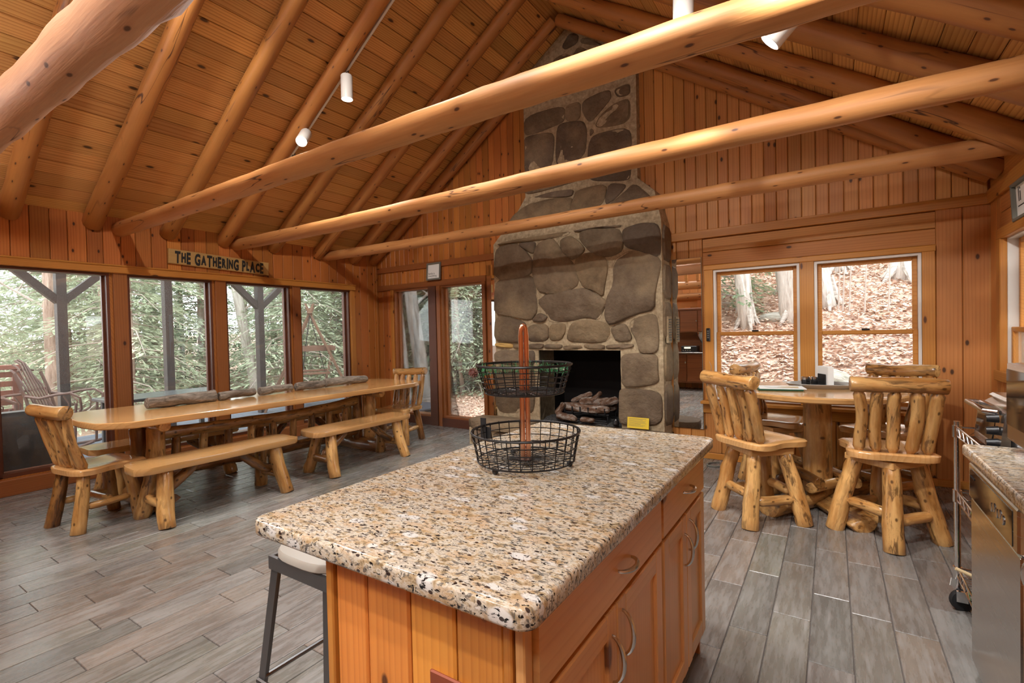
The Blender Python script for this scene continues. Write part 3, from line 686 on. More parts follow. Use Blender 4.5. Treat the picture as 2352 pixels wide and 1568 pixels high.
# shoulder tapering up to the flue
b.add([(CH0, -DL, 2.5), (CH1, -DL, 2.5), (CH1, .02, 2.5), (CH0, .02, 2.5), (-4.40, -.2, 2.84), (-2.62, -.2, 2.84), (-2.62, .02, 2.84), (-4.40, .02, 2.84), (-4.31, -DU, 3.08), (-2.84, -DU, 3.04), (-2.84, .02, 3.04), (-4.31, .02, 3.08)],
      [(0, 1, 5, 4), (1, 2, 6, 5), (3, 0, 4, 7), (4, 5, 9, 8), (5, 6, 10, 9), (7, 4, 8, 11)])
zt = lambda u: zd(u)-.045
b.prism([(-4.31, 3.04), (-2.84, 3.04), (-2.84, zt(-2.84)), (rx, zt(rx)), (-4.31, zt(-4.31))], -.02, DU, Mv)
b.build('mortar_body', M['mortar'], chim)
def chaikin(P, k=1):
    for _ in range(k):
        Q = []
        for i in range(len(P)):
            a, c = P[i], P[(i+1) % len(P)]
            Q += [(a[0]*.8+c[0]*.2, a[1]*.8+c[1]*.2), (a[0]*.2+c[0]*.8, a[1]*.2+c[1]*.8)]
        P = Q
    return P
srand = random.Random(11)
def stone_piece(P, dfun, bulge=.04, name='stone'):
    mx_, mz_ = sum(p[0] for p in P)/len(P), sum(p[1] for p in P)/len(P); P = [(mx_+(p[0]-mx_)*1.085, mz_+(p[1]-mz_)*1.085) for p in P]; P = chaikin(P, 2 if len(P) < 9 else 1); n = len(P); cx = sum(p[0] for p in P)/n; cz = sum(p[1] for p in P)/n
    sd = srand.uniform(0, 99); rings = [(.985, -.03), (.985, .004), (.965, bulge*.5), (.92, bulge*.8), (.62, bulge*.95), (.3, bulge*.98)]
    vs = []; tilt = (srand.uniform(-.04, .04), srand.uniform(-.05, .05))
    for s, d in rings:
        for p in P:
            u_, z_ = cx+(p[0]-cx)*s, cz+(p[1]-cz)*s
            nz = noise.noise(Vector((u_*5+sd, z_*5, s)))*.026+noise.noise(Vector((u_*14+sd, z_*14, 3)))*.012
            dd = dfun(z_)+d+((nz+tilt[0]*(u_-cx)+tilt[1]*(z_-cz)) if d > .01 else 0)
            vs.append((u_, -dd, z_))
    vs.append((cx, -(dfun(cz)+bulge*1.08), cz)); c = len(vs)-1; m = len(rings)
    fs = [(i*n+k, (i+1)*n+k, (i+1)*n+(k+1) % n, i*n+(k+1) % n) for i in range(m-1) for k in range(n)]
    fs += [((m-1)*n+k, c, (m-1)*n+(k+1) % n) for k in range(n)]
    o = MB().add(vs, fs).build(name, M['stone'], chim, smooth=True, angle=60); return o
def crop(P, ox, oy, sc): return [(ox+x*sc, oy+y*sc) for x, y in P]
def dl(z): return DL
def shoulder_d(z): return DL-(DL-.2)*(z-2.5)/.34 if z < 2.84 else (.2-(.2-DU)*(z-2.84)/.22 if z < 3.06 else DU)
low = [[(1005,140),(1120,100),(1252,105),(1252,350),(1130,290),(1020,265),(1000,200)], [(710,165),(800,135),(960,135),(995,200),(990,285),(930,320),(850,330),(770,290),(710,220)],
 [(570,215),(630,185),(700,230),(740,285),(650,355),(600,320),(565,260)], [(390,285),(430,235),(510,210),(545,250),(600,330),(655,380),(690,510),(600,570),(500,585),(410,560),(380,420)],
 [(275,240),(390,225),(395,260),(375,315),(320,280)], [(128,270),(260,240),(330,300),(375,370),(360,450),(240,485),(112,480),(112,380)],
 [(665,365),(720,315),(800,305),(880,345),(890,420),(870,520),(860,600),(800,560),(730,540),(690,470)], [(935,370),(1040,300),(1160,310),(1252,360),(1245,430),(1215,560),(1210,690),(1080,720),(920,795),(885,750),(890,620),(940,520)],
 [(130,500),(250,480),(370,465),(390,570),(400,700),(360,765),(240,740),(120,720),(115,600)], [(420,640),(480,590),(600,570),(740,550),(800,590),(880,640),(850,700),(820,765),(740,745),(640,770),(500,780),(480,720)],
 [(365,775),(420,715),(480,745),(450,785)], [(120,735),(320,780),(330,850),(330,920),(200,920),(115,900)], [(340,805),(480,795),(485,910),(340,920)], [(490,800),(600,790),(600,850),(570,905),(490,910)],
 [(640,800),(700,770),(860,780),(905,830),(890,915),(760,925),(610,910)], [(910,830),(960,800),(1020,795),(1070,910),(950,915)], [(1060,770),(1225,720),(1245,860),(1240,990),(1120,995),(1090,900),(1050,830)],
 [(992,1015),(1100,1000),(1235,1010),(1235,1120),(1245,1200),(1130,1225),(1000,1225),(988,1110)], [(980,1245),(1100,1250),(1220,1265),(1262,1300),(1265,1490),(1030,1490),(980,1470),(978,1350)],
 [(240,935),(335,935),(335,965),(245,965)], [(345,935),(450,930),(445,965),(345,965)], [(460,935),(575,935),(575,965),(455,965)], [(590,945),(700,945),(720,965),(590,968)], [(730,932),(870,940),(870,968),(735,965)], [(885,940),(1065,932),(1070,955),(950,968),(885,968)],
 [(120,978),(330,982),(330,1075),(120,1068)], [(122,1085),(295,1085),(300,1250),(300,1400),(122,1400)], [(308,1085),(388,1085),(388,1400),(308,1400)], [(340,982),(388,982),(388,1075),(340,1075)],
 [(130,250),(240,215),(560,165),(620,158),(600,185),(500,203),(380,222),(250,232)], [(660,150),(850,125),(985,110),(985,128),(800,130),(690,160)]]
for P in low: stone_piece([fw(x, y, DL) for x, y in crop(P, 1100, 480, .3316)], dl, .030)
o = stone_piece([fw(x, y, DL) for x, y in crop([(120,925),(235,930),(235,965),(120,950)], 1100, 480, .3316)], dl, .03); o.data.materials[0] = plain('yellow ochre stone', lin(196, 158, 92), .85)
sh = [[(330,1290),(500,1250),(635,1250),(640,1300),(620,1370),(500,1390),(220,1450),(262,1370)], [(660,1190),(870,1140),(870,1310),(650,1365),(655,1240)], [(885,1140),(1000,1150),(1010,1175),(955,1260),(885,1305)], [(1068,1140),(1210,1260),(1222,1310),(885,1330),(1000,1230)], [(340,1240),(500,1195),(635,1180),(632,1238),(505,1240)]]
for P in sh: stone_piece([fw(x, y, .17) for x, y in crop(P, 1100, 40, .33165)], shoulder_d, .022)
up = [[(322,830),(500,800),(520,850),(500,1050),(322,1100),(322,900)], [(545,760),(590,735),(720,720),(745,790),(730,960),(560,1030),(535,980)], [(795,815),(1040,760),(1052,930),(758,1000),(765,885)], [(840,680),(940,598),(1042,562),(1042,728),(805,768)],
 [(322,690),(588,610),(588,718),(540,745),(400,800),(322,818)], [(600,612),(705,582),(700,712),(600,718)], [(725,575),(900,500),(915,560),(850,640),(770,730),(718,650)], [(935,500),(1045,455),(1045,535),(962,555)], [(775,765),(800,790),(768,828)],
 [(575,200),(640,110),(690,125),(680,180),(600,225)], [(705,155),(745,140),(850,190),(845,198),(712,182)], [(520,295),(590,252),(640,270),(640,340),(560,380),(512,325)], [(650,262),(700,205),(790,252),(780,300),(652,350)], [(802,255),(900,215),(1000,212),(960,245),(802,302)], [(440,405),(510,335),(555,390),(450,425)],
 [(330,480),(430,430),(560,395),(640,360),(640,470),(500,540),(330,590)], [(655,360),(790,310),(960,255),(1035,240),(1035,330),(880,420),(660,480)], [(322,1110),(560,1045),(740,1000),(740,1110),(520,1180),(322,1230)], [(755,1010),(1045,945),(1045,1110),(1000,1130),(760,1130)]]
for P in up: stone_piece([fw(x, y, DU) for x, y in crop(P, 1100, 40, .33165)], lambda z: DU, .016)
# stones on the right-hand cheek
for z0, z1, d0, d1 in ((.33, .78, .0, .27), (.80, 1.22, .0, .26), (1.24, 1.66, .0, .27), (1.68, 2.06, .0, .26), (2.08, 2.47, .0, .26)):
    P = chaikin([(d0, z0), (d1, z0+.02), (d1-.01, z1), (d0, z1-.01)]); n = len(P); vs = []
    for s, h_ in ((1, -.02), (1, .004), (.9, .022), (.4, .026)):
        for p in P: vs.append((CH1+h_+.006*noise.noise(Vector((p[0]*9, p[1]*9, s))), -(.135+(p[0]-.135)*s), (z0+z1)/2+(p[1]-(z0+z1)/2)*s))
    fs = [(i*n+k, i*n+(k+1) % n, (i+1)*n+(k+1) % n, (i+1)*n+k) for i in range(3) for k in range(n)]+[tuple(3*n+k for k in range(n))]
    MB().add(vs, fs).build('stone', M['stone'], chim, smooth=True)
# air vent set in the cheek
v = empty('air_vent', parent=chim)
MB().cbox(CH1+.015, CH1+.04, -.22, -.10, 1.22, 1.50, .004).build('vent_frame', M['mortar'], v)
for k in range(9): MB().box(CH1+.04, CH1+.046, -.205, -.115, 1.245+.027*k, 1.258+.027*k).build('vent_louvre', M['grey_frame'], v)
# firebox
b = MB(); t = .03; bk = .36
b.box(FX0-t, FX0, -DL+.02, bk, FZ0-.05, FZ1); b.box(FX1, FX1+t, -DL+.02, bk, FZ0-.05, FZ1); b.box(FX0-t, FX1+t, bk, bk+t, FZ0-.05, FZ1+.1); b.box(FX0-t, FX1+t, -DL+.06, bk, FZ1, FZ1+t); b.box(FX0-t, FX1+t, -DL+.02, bk, FZ0-.08, FZ0-.045)
b.build('firebox', M['soot'], chim)
gv = []; nx, ny = 26, 14
for j in range(ny+1):
    for i in range(nx+1):
        u_ = FX0+(FX1-FX0)*i/nx; y_ = -DL+.03+(bk+DL-.05)*j/ny
        gv.append((u_, y_, FZ0-.035+.03*math.sin(PI*j/ny)+.018*noise.noise(Vector((u_*12, y_*12, 0)))))
tag(MB().add(gv, [(j*(nx+1)+i, j*(nx+1)+i+1, (j+1)*(nx+1)+i+1, (j+1)*(nx+1)+i) for j in range(ny) for i in range(nx)]).build('ash_bed', M['ash'], chim, smooth=True), kind='stuff')
# hearth: raised slabs over a stone footing
he = tag(empty('stone_hearth', M=FWM), 'raised rough stone hearth ledge in front of the firebox', 'hearth')
MB().box(-4.82, -2.42, -.70, -DL-.045, 0, .21).build('hearth_footing', M['mortar'], he)
def slab(P, z0, z1, name='hearth_slab'):
    P = chaikin(P, 2); n = len(P); cx = sum(p[0] for p in P)/n; cy = sum(p[1] for p in P)/n; vs = []
    for s, z in ((.985, z0), (1, z0+.012), (1.0, z1-.016), (.985, z1-.003), (.9, z1), (.5, z1)):
        for p in P:
            j = 1+.012*noise.noise(Vector((p[0]*7, p[1]*7, z*9)))
            vs.append((cx+(p[0]-cx)*s*j, cy+(p[1]-cy)*s*j, z+(.006*noise.noise(Vector((p[0]*6, p[1]*6, s))) if z > z1-.01 else 0)))
    fs = [(i*n+k, i*n+(k+1) % n, (i+1)*n+(k+1) % n, (i+1)*n+k) for i in range(5) for k in range(n)]+[tuple(range(n-1, -1, -1)), tuple(5*n+k for k in range(n))]
    return MB().add(vs, fs).build(name, M['stone'], he, smooth=True, angle=45)
slab([(-4.88, -.32), (-4.88, -.74), (-4.1, -.77), (-3.98, -.55), (-4.0, -.32)], .21, .308)
slab([(-3.97, -.32), (-3.96, -.60), (-4.06, -.78), (-3.3, -.80), (-3.12, -.58), (-3.12, -.32)], .205, .30)
slab([(-3.09, -.32), (-3.09, -.60), (-3.25, -.80), (-2.62, -.78), (-2.36, -.66), (-2.34, -.32)], .21, .308)
for k in range(7):
    u0 = -4.8+k*.345; stone_l = chaikin([(u0, .02), (u0+.325, .02), (u0+.32, .195), (u0+.01, .19)])
    n = len(stone_l); vs = []; cx = u0+.16; cz = .105
    for s, d in ((1, -.02), (1, .004), (.93, .02), (.5, .026)):
        for p in stone_l: vs.append((cx+(p[0]-cx)*s, -.70-d, cz+(p[1]-cz)*s))
    MB().add(vs, [(i*n+j, (i+1)*n+j, (i+1)*n+(j+1) % n, i*n+(j+1) % n) for i in range(3) for j in range(n)]+[tuple(3*n+j for j in range(n-1, -1, -1))]).build('footing_stone', M['stone'], he, smooth=True)
# gas logs on a grate
gr = tag(empty('log_grate', M=FWM @ Matrix.Translation((-3.50, -.02, .315))), 'black iron grate with burner in the firebox', 'grate')
g = MB()
for k in range(6): x = -.26+.104*k; g.tube([(x, -.17, .16), (x, -.165, .09), (x, .14, .09), (x, .15, .16)], .009, 6)
g.build('bars', M['black_matte'], gr); g = MB()
for y in (-.14, .11): g.cyl((-.30, y, .082), (.30, y, .082), .01)
g.build('cross_bar', M['black_matte'], gr)
for x in (-.28, .28):
    for y in (-.13, .1): MB().cyl((x, y, -.01), (x, y, .085), .009).build('leg', M['black_matte'], gr)
MB().cyl((-.24, -.2, .02), (.3, -.2, .02), .012).build('burner_tube', M['black_matte'], gr)
glogs = [((-.33, -.10, .135), (.30, -.13, .14), .05, 'long ash-grey ceramic log along the front of the grate'), ((-.30, .08, .14), (.30, .10, .14), .05, 'ceramic log along the back of the grate'), ((-.22, -.06, .20), (.02, .02, .30), .032, 'slim upright ceramic branch leaning on the grate logs'),
         ((-.10, -.08, .205), (.26, .0, .225), .045, 'reddish split ceramic log lying across the top of the grate'), ((.05, -.09, .22), (.14, .02, .32), .026, 'short pointed ceramic splinter sticking up from the log pile'), ((.16, -.10, .19), (.34, .04, .24), .04, 'knotty ceramic log at the right end of the grate'),
         ((-.33, -.22, .05), (-.05, -.27, .03), .042, 'thick grey ceramic log on the ash before the grate'), ((.0, -.26, .03), (.18, -.27, .035), .03, 'small charred ceramic chunk on the ash'), ((-.35, -.20, .05), (-.27, -.15, .19), .04, 'forked grey ceramic limb leaning up against the grate')]
for a, c, r, l in glogs:
    Mg = FWM @ Matrix.Translation((-3.50, -.02, .315)); o = log('gas_log', Mg @ Vector(a), Mg @ Vector(c), r, M['charlog'], None, rough=.22, ends='taper', n=10, step=.04); tag(o, l, 'log', 'gas logs in the firebox')
# mirrors each side of the chimney
def mirror(u0, u1, z0, z1, label, y=-.012):
    e = tag(empty('wall_mirror', M=FWM), label, 'mirror')
    MB().box(u0, u1, y, -.001, z0, z1).build('backing', M['grey_frame'], e); MB().box(u0+.003, u1-.003, y-.004, y, z0+.003, z1-.003).build('mirror_glass', M['mirror'], e)
mirror(-2.505, -2.2, .305, 2.112, 'tall narrow frameless mirror between chimney and double window')
mirror(-4.95, -4.77, .25, 2.1, 'tall narrow mirror beside the tall pane left of the chimney', .008-.02)
# instruction card on the hearth
e = tag(empty('instruction_card', M=FWM @ Matrix.Translation((-2.79, -.352, .312)) @ Matrix.Rotation(R(-8), 4, 'X')), 'yellow printed card in a clear sleeve on the hearth', 'sign')
MB().box(-.125, .125, -.002, .0, 0, .128).build('sleeve', M['glass'], e); MB().box(-.118, .118, .0005, .0015, .006, .122).build('back_card', M['yellow_paper'], e)
MB().box(-.118, .118, -.0036, -.0024, .006, .122).build('card', M['yellow_paper'], e)
tx = MB()
for k in range(8): tx.box(-.10, [.09, .05, .085, .075, .09, .03, .08, .06][k], -.0044, -.0037, .105-.011*k, .1075-.011*k+.001*(k == 0))
tx.build('printed_lines', M['ink'], e)
e = tag(empty('gas_valve_knob', M=FWM @ Matrix.Translation((-3.07, -.27, .31))), 'small black gas control lump at the firebox corner', 'valve')
MB().lathe([(.03, 0), (.038, .02), (.03, .06), (.02, .075)], 12).build('knob', M['black_plastic'], e); MB().tube([(0, .0, .03), (-.06, .1, .02), (-.1, .2, .03)], .006, 6).build('gas_line', M['black_plastic'], e)
# ================================================================ log furniture
def seat_mesh(zs, th=.045, w=.235, d=.235):
    ys = [-1.0, -.97, -.9, -.78, -.6, -.35, -.1, .1, .3, .5, .7, .85, .95, 1.0]
    hw = [.40, .62, .82, .96, 1.02, .98, .90, .87, .90, .97, 1.0, .97, .88, .78]
    ss = [-1, -.97, -.9, -.7, -.45, -.2, 0, .2, .45, .7, .9, .97, 1]
    top = []; n = len(ss)
    for y, h_ in zip(ys, hw):
        for s in ss:
            ed = max(0, abs(s)-.9)/.1*.010+max(0, abs(y)-.93)/.07*.008
            dish = .016*max(0, 1-(s/.85)**2)*max(0, 1-((y+.15)/.75)**2)
            top.append((s*h_*w, y*d, zs-ed-dish))
    m = len(ys); bot = [(x*.985, y*.985, zs-th) for x, y, z in top]
    fs = [(i*n+k, i*n+k+1, (i+1)*n+k+1, (i+1)*n+k) for i in range(m-1) for k in range(n-1)]
    N = len(top); fs += [tuple(N+j for j in reversed(f)) for f in fs]
    ring = [k for k in range(n)]+[i*n+n-1 for i in range(1, m)]+[(m-1)*n+k for k in range(n-2, -1, -1)]+[i*n for i in range(m-2, 0, -1)]
    fs += [(ring[i], N+ring[i], N+ring[(i+1) % len(ring)], ring[(i+1) % len(ring)]) for i in range(len(ring))]
    # grain runs front to back: swap so that local X is the grain
    return MB().add([(y, -x, z) for x, y, z in top+bot], [f for f in fs]).mesh('seat', True, 50)
def backrest(t, zs, seed, rail_z, lean=.095, sr=.034):
    for k in range(5):
        f = (k-2)/2
        log('slat', (f*.172, -.165, zs-.012), (f*.192, -.165-lean, rail_z-.02), sr, M['aspen'], t, seed=seed+k, rough=.10, bend=.012*(1 if k % 2 else -1), ends='tenon', n=12, step=.05, knots=2)
    log('top_rail', (-.235, -.17-lean, rail_z+.008), (.235, -.17-lean, rail_z), .047, M['aspen'], t, seed=seed+9, rough=.08, bend=.008, ends='flat', n=14, step=.05, knots=3)
def swivel_chair(loc, rz, base_rz, seed, label):
    t = tag(empty('log_swivel_chair', loc, rz), label, 'chair', 'log swivel chairs at the round table')
    zs = .585
    mesh_obj('seat', seat_mesh(zs), M['tabletop'], t, Matrix.Rotation(PI/2, 4, 'Z'))
    backrest(t, zs, seed, 1.0)
    br = base_rz-rz; Mb = Matrix.Rotation(br, 4, 'Z')
    MB().cyl((0, 0, zs-.058), (0, 0, zs-.044), .08, n=16).build('swivel_plate', M['black_matte'], t)
    MB().cbox(-.16, .16, -.16, .16, zs-.105, zs-.058, .006).build('swivel_block', M['tabletop'], t, Mb)
    P = []
    for k, (sx, sy) in enumerate(((1, 1), (-1, 1), (-1, -1), (1, -1))):
        a = Mb @ Vector((sx*.20, sy*.20, 0)); c = Mb @ Vector((sx*.115, sy*.115, zs-.10)); P.append((a, c))
        log('leg', a, c, .054, M['aspen'], t, r1=.048, seed=seed+20+k, rough=.07, bend=.006, ends='flat', n=14, step=.05, knots=3)
    for k in range(4):
        f = .36+.08*(k % 2); q0 = P[k][0].lerp(P[k][1], f); q1 = P[(k+1) % 4][0].lerp(P[(k+1) % 4][1], f)
        dd = (q1-q0).normalized()*.03
        log('stretcher', q0+dd, q1-dd, .033, M['aspen'], t, seed=seed+30+k, rough=.08, ends='tenon', n=10, step=.05, knots=1)
    return t
swivel_chair((-.45, 3.91, 0), R(-38), R(45-5), 200, 'log swivel chair with its slatted back to the granite island')
swivel_chair((.285, 3.95, 0), R(8), R(45+4), 300, 'log swivel chair with its slatted back to the wire cart and dishwasher')
swivel_chair((-.40, 4.80, 0), R(-104), R(40), 400, 'log swivel chair on the tall-mirror side of the round table under the window')
swivel_chair((.33, 4.70, 0), R(152), R(48), 500, 'log swivel chair between round table and the room corner under the window')

# round pub table
t = tag(empty('round_log_table', (-.10, 4.42, 0)), 'round honey-wood table on a single thick log post', 'table')
RT, ZT = .575, .888
MB().lathe([(RT-.02, ZT-.046), (RT, ZT-.036), (RT+.002, ZT-.012), (RT-.008, ZT-.002), (RT-.03, ZT), (RT-.06, ZT)], 64).build('tabletop', M['tabletop'], t, smooth=True, angle=35)
log('post', (0, 0, .10), (0, 0, ZT-.045), .102, M['aspen'], t, r1=.093, seed=61, rough=.03, ends='flat', n=20, step=.06, knots=4)
MB().cbox(-.2, .2, -.2, .2, ZT-.075, ZT-.044, .006).build('top_plate', M['tabletop'], t)
for k, (a0, a1) in enumerate(((R(-123), R(57)), (R(-61), R(119)))):
    p0 = Vector((math.cos(a0)*.55, math.sin(a0)*.56, .088)); p1 = Vector((math.cos(a1)*.5, math.sin(a1)*.5, .088))
    o = log('base_log', p0, p1, .098, M['aspen'], t, seed=63+k, rough=.04, ends='flat', n=18, step=.08, knots=2)
    for vtx in o.data.vertices:
        wz = (o.matrix_local @ vtx.co).z
        if wz > .160 or wz < 0: vtx.co = o.matrix_local.inverted() @ Vector(((o.matrix_local @ vtx.co).x, (o.matrix_local @ vtx.co).y, min(max(wz, 0.0), .160)))
for k, (ang, z) in enumerate(((R(57), .195), (R(57), .195), (R(119), .24), (R(119), .24))):
    dx = Vector((math.cos(ang), math.sin(ang), 0)); nn = Vector((-dx.y, dx.x, 0))*(.125 if k % 2 else -.125)
    log('frame_log', nn-dx*.27+Vector((0, 0, z)), nn+dx*.27+Vector((0, 0, z)), .038, M['aspen_dark'] if k % 2 else M['aspen'], t, seed=70+k, rough=.09, ends='flat', n=12)

# ---------------------------------------------------------------- long dining table
TX, TY0, TY1, TZ = -4.87, 1.30, 4.72, .772
t = tag(empty('trestle_dining_table', (TX, (TY0+TY1)/2, 0)), 'very long live-edge plank dining table on a log trestle', 'table')
HL = (TY1-TY0)/2; HWD = .545
P = []
pts = [(-HL+.02, -.36), (-HL+.0, -.12), (-HL+.012, .10), (-HL+.0, .34), (-HL+.02, .38), (-HL+.17, .53), (-HL+.24, HWD), (-.6, HWD-.01), (0, HWD+.004), (.7, HWD-.008), (HL-.30, HWD), (HL-.12, .48), (HL-.03, .38), (HL-.0, .15), (HL-.012, -.05), (HL, -.25), (HL-.04, -.38), (HL-.18, -.49), (HL-.32, -HWD), (.5, -HWD+.008), (-.4, -HWD-.004), (-HL+.22, -HWD), (-HL+.16, -.52), (-HL+.04, -.40)]
# local: X along the table (world +Y), visible near edge at local -Y
n = len(pts); vs = []
cxs = [(1.0, TZ-.05), (1.0, TZ-.04), (1.0, TZ-.008)]
for s, z in ((.982, TZ-.052), (.994, TZ-.044), (1.0, TZ-.014), (.997, TZ-.004), (.99, TZ), (.97, TZ)):
    for x, y in pts: vs.append((x*(1-(1-s)*.35), y*s, z))
fs = [(i*n+k, (i+1)*n+k, (i+1)*n+(k+1) % n, i*n+(k+1) % n) for i in range(5) for k in range(n)]+[tuple(range(n)), tuple(5*n+k for k in range(n-1, -1, -1))]
MB().add(vs, fs).build('tabletop', M['tabletop'], t, Matrix.Rotation(PI/2, 4, 'Z'), smooth=True, angle=30)
for sgn, yc in ((-1, 1.76-3.01), (1, 4.02-3.01)):
    o = log('foot', (-.42, yc, .045), (.44, yc, .045), .095, M['aspen_dark'], t, rough=.06, ends='flat', n=16)
    for vtx in o.data.vertices:
        p_ = o.matrix_local @ vtx.co
        if p_.z < 0: vtx.co = o.matrix_local.inverted() @ Vector((p_.x, p_.y, 0))
    for k, xo in enumerate((-.17, -.02, .13)):
        log('trestle_post', (xo, yc+.03*(-1)**k, .10), (xo, yc+.03*(-1)**k, TZ-.095), .062 if k < 2 else .068, M['aspen_dark'] if k == 1 else M['aspen'], t, rough=.06, ends='taper', n=14, knots=3)
    log('cross_bearer', (-.40, yc, TZ-.09), (.40, yc, TZ-.09), .045, M['aspen'], t, rough=.06, ends='flat')
log('upper_rail', (.0, -1.21, .56), (.0, .97, .585), .052, M['aspen'], t, rough=.07, bend=.035, seed=881, ends='taper', n=14, knots=4)
log('lower_rail', (.0, -1.21, .21), (.0, .97, .22), .05, M['aspen_dark'], t, rough=.14, bend=.02, seed=883, ends='taper', n=14, knots=4)
for k in range(9):
    y_ = -1.02+.225*k; log('spindle', (0, y_, .24), (0, y_+.01, .55), .036, M['aspen'] if k % 2 else M['aspen_dark'], t, rough=.08, ends='tenon', n=12)

# benches
def bench_proto():
    t = empty('log_bench', (0, 0, 0)); L, Wd, z = 1.27, .36, .455
    pts = [(-L/2, -.12), (-L/2+.004, .04), (-L/2+.02, .11), (-L/2+.06, .165), (-L/2+.12, .18), (-.2, .185), (.2, .178), (L/2-.1, .18), (L/2-.04, .16), (L/2, .10), (L/2-.006, -.06), (L/2, -.13), (L/2-.05, -.17), (L/2-.12, -.18), (.1, -.182), (-.3, -.178), (-L/2+.10, -.18), (-L/2+.04, -.16)]
    n = len(pts); vs = []
    for s, zz in ((.985, z-.05), (1, z-.042), (1, z-.012), (.985, z), (.94, z)):
        for x, y in pts: vs.append((x*(1-(1-s)*.3), y*s, zz))
    fs = [(i*n+k, (i+1)*n+k, (i+1)*n+(k+1) % n, i*n+(k+1) % n) for i in range(4) for k in range(n)]+[tuple(range(n)), tuple(4*n+k for k in range(n-1, -1, -1))]
    MB().add(vs, fs).build('seat_plank', M['tabletop'], t, smooth=True, angle=30)
    for sx in (-1, 1):
        for sy in (-1, 1):
            log('leg', (sx*.47, sy*.21, 0), (sx*.43, sy*.10, z-.045), .056, M['aspen'], t, r1=.05, rough=.08, bend=.008, ends='flat', n=14, knots=3)
        log('cross_bar', (sx*.455, -.15, .16), (sx*.455, .15, .16), .038, M['aspen'], t, rough=.12, ends='tenon', n=12)
        log('brace', (sx*.455, 0, .17), (sx*.16, 0, z-.055), .04, M['aspen_dark'], t, rough=.12, bend=.012, ends='tenon', n=12)
    return t
b0 = bench_proto(); GB = 'plank benches along the dining table'
spots = [(-4.27, 2.06, 'log-leg plank bench on the kitchen side, by the thick tie beam end'), (-4.255, 3.49, 'log-leg plank bench on the kitchen side, nearer the fireplace'), (-5.36, 2.13, 'log-leg plank bench on the window side, by the thick tie beam end'), (-5.36, 3.52, 'log-leg plank bench on the window side, nearer the fireplace')]
for i, (x, y, l) in enumerate(spots):
    o = b0 if i == 0 else copy_tree(b0)
    o.location = (x, y, 0); o.rotation_euler = (0, 0, R(90)+(PI if i > 1 else 0)); tag(o, l, 'bench', GB)
# end chairs
def end_chair(seed):
    t = empty('log_dining_chair'); zs = .455
    mesh_obj('seat', seat_mesh(zs), M['tabletop'], t, Matrix.Rotation(PI/2, 4, 'Z'))
    backrest(t, zs, seed, .875, .11, .031)
    P = []
    for k, (sx, sy) in enumerate(((1, 1), (-1, 1), (-1, -1), (1, -1))):
        a = Vector((sx*.185, sy*.20-.02, 0)); c = Vector((sx*.14, sy*.135-.02, zs-.04)); P.append((a, c))
        log('leg', a, c, .045, M['aspen'] if k != 2 else M['aspen_dark'], t, r1=.04, seed=seed+20+k, rough=.07, bend=.005, ends='flat', n=14, knots=3)
    for k, (i, j) in enumerate(((0, 3), (1, 2))):
        q0 = P[i][0].lerp(P[i][1], .42); q1 = P[j][0].lerp(P[j][1], .42); dd = (q1-q0).normalized()*.03
        log('stretcher', q0+dd, q1-dd, .026, M['aspen'], t, seed=seed+30+k, rough=.12, ends='tenon', n=10)
    q0 = Vector((-.16, -.0, .19)); q1 = Vector((.16, -.0, .19)); log('stretcher', q0, q1, .026, M['aspen'], t, seed=seed+33, rough=.1, ends='tenon', n=10)
    return t
c0 = end_chair(600); c0.location = (-4.72, 1.40, 0); c0.rotation_euler = (0, 0, R(8))
tag(c0, 'log dining chair at the table end under the thick tie beam', 'chair')
c1 = end_chair(700); c1.location = (-4.64, 4.46, 0); c1.rotation_euler = (0, 0, R(195))
tag(c1, 'log dining chair at the table end beside the tall panes', 'chair')

# bark-covered log pieces down the middle of the table
fl_ = [((338, 930), (494, 911), .050, 'longest bark-covered log centrepiece on the dining table'), ((503, 913), (584, 903), .040, 'short bark log second from the thick-beam end of the table'), ((596, 904), (668, 893), .040, 'short bark log in the middle of the dining table'), ((680, 893), (746, 884), .040, 'bark log butted against the pale far one on the table'), ((747, 885), (839, 872), .046, 'pale-ended bark log farthest along the table near the corner')]
for a, c, r, l in fl_:
    p0 = on_z(a[0], a[1], TZ+r*.9); p1 = on_z(c[0], c[1], TZ+r*.9); xm = -4.97; p0 = on_x(a[0], a[1], xm); p1 = on_x(c[0], c[1], xm-.03); p0.z = p1.z = TZ+r*1.12
    tag(log('firewood_log', p0, p1, r, M['bark'], None, rough=.16, bend=.008, ends='flat', n=18, step=.03, knots=3), l, 'log', 'bark logs on the dining table')
# ================================================================ kitchen island
IX0, IX1, IY0, IY1 = -1.245, -.415, .67, 2.17
isl = tag(empty('kitchen_island', ((IX0+IX1)/2, (IY0+IY1)/2, 0)), 'alder kitchen island cabinet with pine end boards', 'cabinet')
isl.location = (0, 0, 0)
CX0, CX1, CY0, CY1, CZ = -1.005, -.475, .735, 2.12, .872
MB().box(CX0+.02, CX1-.0, CY0+.02, CY1-.0, .10, CZ).build('carcass', M['alder'], isl)
MB().box(CX0+.05, CX1-.07, CY0+.05, CY1-.05, 0, .10).build('toe_kick', M['black_matte'], isl)
